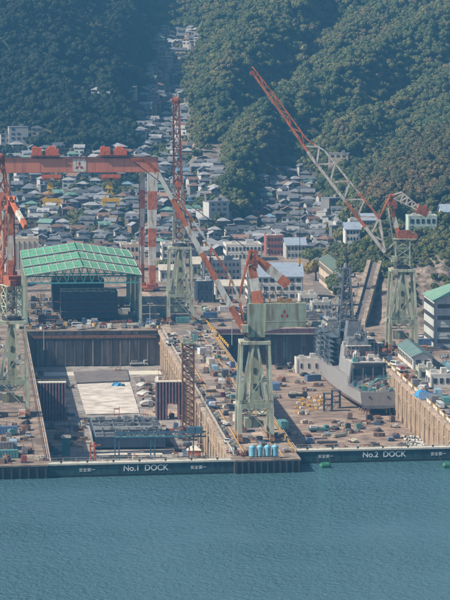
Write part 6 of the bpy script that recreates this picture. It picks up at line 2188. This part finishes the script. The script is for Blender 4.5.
# ---- placed gear.  (kind, px, py, plane z, rotation, colour, label)
GEAR = [
    ('container', 222, 386, GZ, 88, 'white', 'white cabin with grey base midway along the pier'),
    ('container', 215, 372, GZ, 88, 'light blue', 'light blue container behind the white pier cabin'),
    ('container', 225, 376, GZ, 88, 'grey', 'grey container right behind the white pier cabin'),
    ('container', 209, 352, GZ, 90, 'white', 'white container left of the yellow barrier row'),
    ('container', 194, 337, GZ, 88, 'grey', 'grey cabin behind the rusty lattice tower'),
    ('truck', 199, 330, GZ, 95, 'grey', 'grey flatbed truck near the head of the first dock', 'brown'),
    ('truck', 212, 408, GZ, 92, 'blue', 'blue truck on the pier beside the lattice tower', 'white'),
    ('car', 226, 415, GZ, 90, 'black', 'black car on the pier left of the green crane legs'),
    ('car', 206, 338, GZ, 90, 'white', 'white car on the pier beyond the containers'),
    ('car', 227, 443, GZ, 92, 'white', 'white car parked left of the crane at the pier end'),
    ('van', 214, 336, GZ, 90, 'cream', 'cream van at the pier head road'),
    ('crates', 232, 398, GZ, 0, 'teal', 'teal and grey gear behind the front crane legs'),
    ('crates', 226, 396, GZ, 20, 'red', 'reddish crates left of the front crane\'s far legs'),
    ('crates', 230, 408, GZ, 10, 'grey', 'grey crates by the front crane\'s left legs'),
    ('crates', 206, 362, GZ, 10, 'blue', 'blue crates beside the white containers'),
    ('crates', 212, 392, GZ, 0, 'brown', 'brown crates beside the white pier cabin'),
    ('crates', 217, 358, GZ, 20, 'green', 'green gear beyond the light blue container'),
    ('crates', 276, 398, GZ, 0, 'teal', 'teal crates at the right legs of the front crane'),
    ('crates', 255, 440, GZ, 0, 'grey', 'grey machinery under the front crane portal'),
    ('crates', 262, 446, GZ, 15, 'blue', 'blue crates right under the front crane portal'),
    ('container', 276, 390, GZ, 88, 'blue', 'blue container at the dock edge right of the front crane'),
    ('container', 283, 428, GZ, 96, 'teal', 'teal container by the yellow railing near the pier end'),
    ('crates', 288, 452, GZ, 0, 'blue', 'blue crates at the right corner of the pier head'),
    ('pipes', 243, 455, GZ, 80, M_RUST, 'rusty pipes at the pier head left of the tanks'),
    ('pipes', 231, 452, GZ, 85, M_WALLG, 'grey pipes by the first dock gate\'s right end'),
    ('crates', 184, 318, GZ, 0, 'yellow', 'yellow and teal gear at the foot of the upright crane'),
    ('container', 183, 323, GZ, 2, 'teal', 'teal cabin between the upright crane\'s legs'),
    ('crates', 202, 314, GZ, 0, 'green', 'green machinery right of the upright crane'),
    ('container', 210, 318, GZ, 5, 'blue', 'dark blue container right of the upright crane'),
    ('truck', 170, 345, GZ, 95, 'white', 'white truck at the corner of the first dock', 'grey'),
    # apron at the head of dock 1
    ('truck', 64, 326, GZ, 5, 'grey', 'grey truck in front of the low black hull block', 'grey'),
    ('van', 77, 327, GZ, 0, 'white', 'white van in front of the nearer hull block'),
    ('car', 52, 328, GZ, 0, 'white', 'white car at the left end of the head apron'),
    ('truck', 90, 324, GZ, 175, 'blue', 'blue truck in front of the nearer hull block', 'silver'),
    ('crates', 103, 325, GZ, 0, 'red', 'red and grey crates before the nearer hull block'),
    ('forklift', 143, 325, GZ, 10, 'yellow', 'yellow forklift at the right end of the head apron'),
    ('forklift', 110, 327, GZ, 0, 'orange', 'orange forklift on the head apron'),
    ('pipes', 128, 326, GZ, 0, M_GREENL, 'pale green pipes on the head apron'),
    ('container', 131, 318, GZ, 88, 'grey', 'grey container by the right shelter posts'),
    ('container', 123, 314, GZ, 0, 'white', 'white container inside the right end of the shelter'),
    ('crates', 127, 321, GZ, 0, 'brown', 'brown crates at the foot of the right shelter posts'),
    ('crates', 34, 322, GZ, 0, 'blue', 'blue gear at the foot of the left shelter posts'),
    # dock 1 floor
    ('truck', 139, 366, ZF, 10, 'white', 'white truck on the dock floor at the foot of the head wall', 'grey'),
    ('forklift', 118, 372, ZF, 0, 'orange', 'small orange forklift on the far floor of the first dock'),
    ('crates', 62, 436, ZF, 0, 'blue', 'blue gear on the floor left of the hull section'),
    ('crates', 82, 440, ZF, 0, 'brown', 'brown gear on the floor beside the hull section'),
    ('crates', 80, 428, ZF, 0, 'grey', 'grey gear behind the teal staging tower'),
    ('pipes', 70, 426, ZF, 0, M_WALLG, 'pale pipes on the floor in front of the left steel gate'),
    ('crates', 172, 432, ZF, 0, 'red', 'reddish gear right of the hull section'),
    ('crates', 186, 446, ZF, 0, 'blue', 'blue gear on the floor beneath the gangway'),
    ('forklift', 178, 452, ZF, 30, 'black', 'dark forklift on the floor right of the hull section'),
    ('pipes', 145, 424, ZF, 0, M_RUST, 'rusty pipes in front of the curved plates'),
    ('crates', 160, 426, ZF, 0, 'cream', 'cream gear before the doorway gate'),
    ('crates', 112, 424, ZF, 0, 'grey', 'grey gear at the near edge of the tarpaulin'),
    # left quay
    ('container', 8, 458, GZ, 5, 'teal', 'teal container at the left end of the quay'),
    ('container', 3, 450, GZ, 5, 'grey', 'grey container behind the teal one on the left quay'),
    ('container', 13, 448, GZ, 90, 'light blue', 'light blue cabin on the left quay'),
    ('container', 8, 434, GZ, 0, 'blue', 'blue cabin by the left crane\'s feet'),
    ('crates', 18, 457, GZ, 0, 'red', 'red and cream crates at the left quay edge'),
    ('crates', 4, 463, GZ, 0, 'brown', 'brown crates on the left quay edge'),
    ('crates', 12, 442, GZ, 0, 'green', 'green gear between the left quay cabins'),
    ('truck', 22, 418, GZ, 88, 'white', 'white truck on the left quay road', 'orange'),
    ('car', 28, 437, GZ, 90, 'silver', 'silver car on the left quay road'),
    ('pipes', 27, 452, GZ, 85, M_RUST, 'rusty pipes on the left quay road near the water'),
    ('crates', 41, 460, GZ, 0, 'cream', 'cream crates at the left corner of the first gate'),
    ('container', 4, 400, GZ, 0, 'grey', 'grey container behind the left crane'),
    # dock 2 floor
    ('crates', 357, 432, ZF, 0, 'blue', 'blue gear on the floor left under the ship\'s stern'),
    ('crates', 342, 426, ZF, 0, 'grey', 'grey gear on the floor near the staging frames'),
    ('crates', 349, 433, ZF, 25, 'brown', 'brown gear on the dock floor before the stern'),
    ('forklift', 391, 441, ZF, 20, 'blue', 'blue forklift on the floor right before the stern'),
    ('truck', 319, 432, ZF, 5, 'teal', 'teal truck on the second dock floor left', 'white'),
    ('crates', 327, 436, ZF, 0, 'light blue', 'light blue crates beside the teal truck'),
    ('pipes', 327, 444, ZF, 0, M_DARK, 'dark pipes on the floor close behind the second gate'),
    ('crates', 376, 446, ZF, 0, 'black', 'dark coiled gear close behind the second gate'),
    ('crates', 367, 424, ZF, 0, 'red', 'red gear right under the ship\'s transom'),
    ('truck', 284, 369, ZF, 20, 'grey', 'grey truck before the dark bulkhead', 'black'),
    ('crates', 294, 372, ZF, 0, 'black', 'black gear left of the white dock cabin'),
    ('crates', 300, 383, ZF, 0, 'grey', 'grey gear on the floor between cabin and yellow pallets'),
    ('truck', 298, 398, ZF, 0, 'black', 'dark truck on the second dock floor', 'cream'),
    ('container', 313, 381, ZF, 20, 'blue', 'blue tarpaulined box near the ship\'s left side'),
    ('crates', 318, 386, ZF, 0, 'brown', 'brown gear near the ship\'s left side'),
    ('crates', 273, 386, ZF, 0, 'black', 'black gear on the floor near the pier wall'),
    ('car', 305, 376, ZF, 30, 'black', 'black car on the floor before the white cabin'),
    ('crates', 310, 391, ZF, 10, 'grey', 'grey gear just beyond the yellow pallets'),
    # right quay
    ('container', 428, 400, GZ, 130, 'blue', 'blue container on the right quay edge'),
    ('container', 438, 396, GZ, 88, 'light blue', 'light blue cabin on the right quay'),
    ('container', 446, 404, GZ, 88, 'teal', 'teal cabin at the right edge of the picture'),
    ('van', 441, 408, GZ, 90, 'white', 'white van on the right quay near the picture\'s edge'),
    ('car', 449, 417, GZ, 92, 'silver', 'silver car lowest on the right quay'),
    ('truck', 401, 372, GZ, 95, 'white', 'white truck on the quay beside the ship', 'red'),
    ('crates', 395, 364, GZ, 0, 'red', 'red gear at the quay edge beside the hangar'),
    ('crates', 382, 348, GZ, 0, 'brown', 'brown gear left of the long-jib crane'),
    ('car', 372, 336, GZ, 92, 'black', 'black car on the quay road behind the ship'),
    ('container', 419, 352, GZ, 5, 'orange', 'orange container right of the long-jib crane'),
    ('container', 423, 345, GZ, 5, 'blue', 'blue container before the parked cars'),
    ('crates', 412, 356, GZ, 0, 'green', 'green gear at the right foot of the long-jib crane'),
    ('crates', 430, 386, GZ, 0, 'blue', 'blue gear near the small right-quay offices'),
    ('container', 418, 362, GZ, 0, 'cream', 'cream container by the teal-roofed workshop'),
    ('crates', 405, 357, GZ, 0, 'orange', 'orange gear under the long-jib crane'),
    # behind
    ('container', 250, 318, GZ, 5, 'yellow', 'yellow container beyond the green crane house'),
    ('container', 226, 312, GZ, 5, 'white', 'white container left of the green crane house'),
    ('crates', 236, 322, GZ, 5, 'green', 'green gear behind the barrier row'),
    ('truck', 238, 312, GZ, 20, 'white', 'white truck behind the second dock head', 'blue'),
    ('container', 302, 310, GZ, 10, 'light blue', 'light blue container behind the second dock head'),
    ('container', 310, 317, GZ, 0, 'cream', 'cream container near the ship\'s bow'),
    ('crates', 315, 300, GZ, 0, 'brown', 'brown gear on the road by the barracks'),
    ('container', 160, 312, GZ, 88, 'grey', 'grey container right of the gantry leg'),
    ('crates', 156, 322, GZ, 0, 'brown', 'brown gear near the corner of the first dock'),
]
for g in GEAR:
    kind, px, py, z, rz, col, lab = g[:7]
    p = near(px, py, z)
    if kind == 'container':
        container(lab, p, R(rz), col)
    elif kind == 'truck':
        truck(lab, p, R(rz), col, g[7])
    elif kind in ('car', 'van'):
        car(lab, p, R(rz), col, kind == 'van')
    elif kind == 'forklift':
        forklift(lab, p, R(rz), col)
    elif kind == 'pipes':
        pipe_rack(lab, p, R(rz), col)
    else:
        crate_stack(lab, p, R(rz), col, 5)


def machine(label, p, rz, col):
    t = thing('machine', label, 'machine', p, rz, 'plant standing about the yard')
    part('base', cm('mbase', lambda: MB().box((0, 0, .2), (3.2, 2.0, .4))), M_DARK, t)
    part('housing', cm('mhouse', lambda: MB().box((-.4, 0, 1.2), (2.0, 1.7, 1.6)).box((-.4, 0, 2.1), (1.2, 1.2, .25))), PAINT[col], t)
    part('tank', cm('mtank', lambda: MB().tube((1.1, -.7, 1.0), (1.1, .7, 1.0), .5, 10)), M_WALLG, t)
    part('exhaust', cm('mex', lambda: MB().tube((-1.0, .5, 2.0), (-1.0, .5, 3.2), .1, 6)), M_RUST, t)
    return t


def skip(label, p, rz, col):
    t = thing('skip_bin', label, 'skip', p, rz, 'plant standing about the yard')
    part('bin', cm('skipb', lambda: MB().box((0, 0, .75), (3.0, 1.8, 1.3), 0, 1.18)), PAINT[col], t)
    part('scrap', cm('skips', lambda: MB().box((.3, .1, 1.5), (1.8, 1.2, .5), .4).box((-.9, -.2, 1.5), (1.0, 1.0, .7), .2).bar((-1.2, 0, 1.4), (1.0, .5, 2.4), .2)), M_RUST, t)
    return t


def plates(label, p, rz, col):
    t = thing('plate_stack', label, 'steel plates', p, rz, 'plant standing about the yard')
    for i in range(4):
        part('plate', cm('plate', lambda: MB().box((0, 0, 0), (4.6, 2.0, .12))), [M_RUST, M_DARK, M_WALLG, M_RUST][i], t, loc=(random.uniform(-.3, .3), random.uniform(-.2, .2), .3 + i * .2))
    for s in (-1.5, 1.5):
        part('bearer', cm('pbear', lambda: MB().box((0, 0, .11), (.25, 2, .22))), M_RUST, t, loc=(s, 0, 0))
    return t


def stage(label, p, rz, col):
    t = thing('scaffold_stage', label, 'scaffold', p, rz, 'scaffold stages')
    mb_ = cm('stagef', lambda: [m_ for m_ in [MB()] for x in (-1.2, 1.2) for y in (-.9, .9) if m_.box((x, y, 2.1), (.14, .14, 4.2))][0].bar((-1.2, -.9, .2), (1.2, -.9, 2.1), .1).bar((1.2, -.9, 2.1), (-1.2, -.9, 4.0), .1))
    part('frame', mb_, PAINT[col], t)
    for z in (2.1, 4.2):
        part('board', cm('stageb', lambda: MB().box((0, 0, 0), (2.7, 2.1, .12))), M_RUST, t, loc=(0, 0, z))
    part('handrail', cm('stageh', lambda: MB().bar((-1.2, -.9, 5.1), (1.2, -.9, 5.1), .09).bar((-1.2, -.9, 4.2), (-1.2, -.9, 5.1), .09).bar((1.2, -.9, 4.2), (1.2, -.9, 5.1), .09)), PAINT[col], t)
    return t


ALLP = [o.location.copy() for o in bpy.data.objects if o.parent is None and o.get('group') in ('cars and vans in the yard', 'trucks in the yard', 'forklifts in the yard', 'containers and cabins in the yard', 'stacks of crates and gear', 'pipe racks')]
LANES = [  # x0, x1, y0, y1, plane, how many, what, name of the lane, colours
    (91.0, 96.2, 1062, 1365, GZ, 32, 'cmskpx', 'middle lane of the pier', ('white', 'grey', 'teal', 'light blue', 'green', 'brown', 'cream')),
    (100.4, 102.4, 1012, 1360, GZ, 15, 'kmpxp', 'right edge of the pier', ('grey', 'brown', 'blue', 'teal', 'yellow')),
    (86.2, 86.8, 1015, 1360, GZ, 9, 'kmp', 'left edge of the pier', ('grey', 'brown', 'green', 'black')),
    (69, 81, 1206, 1345, ZF, 16, 'kpxms', 'right floor of the first dock', ('grey', 'cream', 'brown', 'white')),
    (29, 43, 1206, 1345, ZF, 12, 'kpx', 'left floor of the first dock', ('grey', 'brown', 'blue')),
    (29, 43, 1085, 1185, ZF, 16, 'kmpxs', 'shaded floor left of the hull section', ('blue', 'grey', 'teal', 'brown', 'cream')),
    (71.5, 81, 1075, 1185, ZF, 16, 'kmpxs', 'floor between hull section and right wall', ('blue', 'red', 'grey', 'brown', 'cream')),
    (44, 70, 1172, 1204, ZF, 16, 'kpxs', 'floor at the near edge of the tarpaulin', ('grey', 'cream', 'brown', 'blue', 'orange')),
    (45, 69, 1078, 1104, ZF, 10, 'kpx', 'floor just behind the first gate', ('brown', 'grey', 'cream')),
    (29, 82, 1373, 1390, GZ, 22, 'ktmpxv', 'apron at the head of the first dock', ('grey', 'white', 'blue', 'brown', 'red', 'yellow')),
    (31, 45, 1396, 1500, GZ, 16, 'cmkps', 'left bay under the green roofs', ('black', 'grey', 'blue', 'brown')),
    (64, 74, 1396, 1500, GZ, 16, 'cmkps', 'right bay under the green roofs', ('grey', 'blue', 'brown', 'white')),
    (108, 138, 1120, 1335, ZF, 20, 'kmpxkb', 'open floor of the second dock', ('grey', 'black', 'brown', 'blue', 'cream')),
    (133, 157, 1085, 1203, ZF, 34, 'kmpxb', 'floor before the ship\'s stern', ('grey', 'blue', 'black', 'brown', 'teal', 'red')),
    (162.6, 166.4, 1045, 1350, GZ, 30, 'kmpxcv', 'dock-side lane of the right quay', ('blue', 'teal', 'grey', 'white', 'orange', 'brown')),
    (180.5, 187, 1100, 1280, GZ, 16, 'ckmpv', 'far lane of the right quay', ('teal', 'grey', 'white', 'light blue')),
    (166, 182, 1268, 1312, GZ, 16, 'kmpx', 'ground under the long-jib crane', ('brown', 'orange', 'grey', 'green')),
    (106, 160, 1375, 1440, GZ, 30, 'ckmpxtv', 'yard behind the second dock', ('white', 'grey', 'yellow', 'green', 'cream', 'blue', 'brown')),
    (98, 150, 1441, 1540, GZ, 26, 'ckmpxtv', 'back yard towards the white building', ('white', 'grey', 'green', 'cream', 'blue', 'brown')),
    (84, 104, 1385, 1420, GZ, 14, 'kmpx', 'ground under the upright crane', ('teal', 'green', 'grey', 'yellow', 'brown')),
    (2, 11, 1002, 1180, GZ, 30, 'ckmpxs', 'crane side of the left quay', ('teal', 'grey', 'blue', 'light blue', 'brown', 'red', 'cream')),
    (13.5, 21.5, 1002, 1090, GZ, 14, 'kmpx', 'left quay near the water', ('grey', 'teal', 'red', 'cream', 'brown')),
    (8, 22, 1120, 1366, GZ, 24, 'ckmpxv', 'left quay beyond the red crane', ('grey', 'white', 'brown', 'blue')),
]
KIND = {'c': 'container', 'k': 'crates', 'm': 'machine', 'p': 'pipes', 'x': 'skip', 's': 'scaffold stage', 't': 'truck', 'v': 'van', 'b': 'plate stack'}
for x0, x1, y0, y1, z, n, what, lane, cols in LANES:
    got = []
    for _ in range(n * 12):
        if len(got) >= n:
            break
        v = Vector((random.uniform(x0, x1), random.uniform(y0, y1), z))
        if 78 < v.x < 81.8 and 1146 < v.y < 1154:
            continue
        if 119 < v.x < 142 and 1216 < v.y < 1266 and z < 0:
            continue
        if any((v - q).length < 3.9 for q in ALLP) or any((v - q).length < 3.9 for q in got):
            continue
        got.append(v)
    got.sort(key=lambda q: q.y)
    ALLP += got
    for i, v in enumerate(got):
        kd = what[random.randrange(len(what))]
        col = random.choice(cols)
        rz = R(90 + random.gauss(0, 8)) if random.random() < .7 else random.uniform(0, 3)
        if kd == 'p':
            m_ = random.choice((M_RUST, M_WALLG, M_DARK, M_GREENL))
            pipe_rack('stack of pipes, %s from the water, %s' % (ordn(i + 1), lane), v, rz, m_, random.choice((4, 5, 7)))
            continue
        lab = '%s %s, %s from the water, %s' % (col, KIND[kd], ordn(i + 1), lane)
        if kd == 'c':
            container(lab, v, rz, col, random.choice((3.0, 4.2, 6.1)))
        elif kd == 'k':
            crate_stack(lab, v, rz, col, random.randint(3, 6))
        elif kd == 'm':
            machine(lab, v, rz, col)
        elif kd == 'x':
            skip(lab, v, rz, col)
        elif kd == 's':
            stage(lab, v, rz, col)
        elif kd == 't':
            truck(lab, v, rz, col, random.choice(('grey', 'brown', 'white')))
        elif kd == 'v':
            car(lab, v, rz, col if col in ('white', 'grey', 'blue') else 'white', True)
        else:
            plates(lab, v, rz, col)

# blue tarpaulin heap on the right quay
p = ground(422, 396)
t = thing('tarpaulin_heap', 'bright blue tarpaulin heap at the right edge of the second dock', 'tarpaulin', p)
mb = MB()
n = 12
vs_ = []
for j in range(n + 1):
    for i in range(n + 1):
        x, y = -2.6 + 5.2 * i / n, -3.4 + 6.8 * j / n
        e = max(0, 1 - (abs(x) / 2.6) ** 4) * max(0, 1 - (abs(y) / 3.4) ** 4)
        vs_.append((x, y, .03 + e * (1.9 + .5 * mnoise.noise(Vector((x * .9, y * .7, 2))))))
mb.add(vs_, [(j * (n + 1) + i, j * (n + 1) + i + 1, (j + 1) * (n + 1) + i + 1, (j + 1) * (n + 1) + i) for j in range(n) for i in range(n)])
part('sheet', mb, M_BTARP, t)

# yellow pallet loads on dock 2 floor
rows = ((297, 413, 6), (297, 409, 6), (299, 405, 6), (299, 401, 6))
for r_, (px, py, n) in enumerate(rows):
    for k_ in range(n):
        p = ground(px + k_ * 4.7 + random.uniform(-1.6, 1.6), py - k_ * .7 + random.uniform(-1.1, 1.1), ZF)
        t = thing('pallet_load', '%s pallet from the left, %s row, yellow-topped stock on second dock floor' % (ordn(k_ + 1), ('nearest', 'second', 'third', 'farthest')[r_]), 'pallet', p, random.uniform(-.3, .3), 'yellow pallet loads')
        part('pallet', cm('pl', lambda: MB().box((0, 0, .08), (1.5, 1.3, .16))), M_RUST, t)
        part('load', cm('pll', lambda: MB().box((0, 0, .5), (1.3, 1.1, .8), 0, .9)), [M_YELLOW, M_YELLOW, M_PALE][(k_ + r_) % 3], t)
# drums in a heap in the right corner of dock 2
ROWN = ('front', 'second', 'third', 'fourth')
for r_ in range(4):
    for k_ in range(7):
        p = ground(409 + k_ * 3.6 + r_ * -1.6 + random.uniform(-.9, .9), 446.5 - r_ * 2.6 + k_ * .1 + random.uniform(-.6, .6), ZF)
        t = thing('concrete_roll', 'pale roll lying %s from left, %s row by the right dock wall' % (ordn(k_ + 1), ROWN[r_]), 'roll', (p.x, p.y, ZF + .55), R(20 + random.uniform(-55, 55)), 'pale rolls on the dock floor')
        part('shell', cm('roll', lambda: MB().tube((0, -.9, 0), (0, .9, 0), .55, 12)), M_WALLG, t)
        part('bore', cm('bore', lambda: MB().tube((0, -.92, 0), (0, .92, 0), .28, 10)), M_DARK, t)
# cars parked under the rock slope
k_ = 0
for i in range(7):
    p = ground(421 + i * 4.6, 337 - i * .2)
    car('%s %s car in the row parked under the rock slope' % (ordn(i + 1), ('white', 'silver', 'black', 'white', 'blue', 'grey', 'white')[i]), tuple(p), R(80), ('white', 'silver', 'black', 'white', 'blue', 'grey', 'white')[i])

# lamp masts in the yard
for i, (px, py, h) in enumerate(((300, 300, 62), (150, 327, 10), (232, 345, 12), (365, 330, 12), (44, 350, 10), (206, 425, 12))):
    if i == 0:
        continue
    p = ground(px, py)
    t = thing('lamp_mast', ('', 'lamp mast at the right corner of the first dock head', 'lamp mast beside the yellow barrier row', 'lamp mast on the quay road behind the ship', 'lamp mast on the left quay road', 'lamp mast on the pier beside the lattice tower')[i], 'lamp post', p, 0, 'yard lamp masts')
    part('pole', MB().tube((0, 0, 0), (0, 0, h), .16, 8, .09), M_WALLG, t)
    part('arm', MB().bar((-.9, 0, h), (.9, 0, h), .12), M_WALLG, t)
    for s in (-1, 1):
        part('lamp_head', MB().box((s * .9, 0, h - .1), (.7, .4, .2)), M_WHITE, t)

# ------------------------------------------------------------------ haze over the bay
mh = bpy.data.materials.new('haze_air')
mh.use_nodes = True
N, L = mh.node_tree.nodes, mh.node_tree.links
for n in list(N):
    if n.bl_idname != 'ShaderNodeOutputMaterial':
        N.remove(n)
pv = N.new('ShaderNodeVolumePrincipled')
pv.inputs['Color'].default_value = (0.18, 0.56, 1.0, 1)
pv.inputs['Density'].default_value = 0.00011
pv.inputs['Anisotropy'].default_value = 0.15
L.new(pv.outputs[0], N['Material Output'].inputs['Volume'])
top = float(Z.max()) + 14
hz = link('haze', MB().box((0, 1080, (top - 16) / 2), (5200, 4200, top + 16)), mh)
hz['kind'] = 'stuff'
hz['label'] = 'thin blue haze over the bay'
hz['category'] = 'haze'
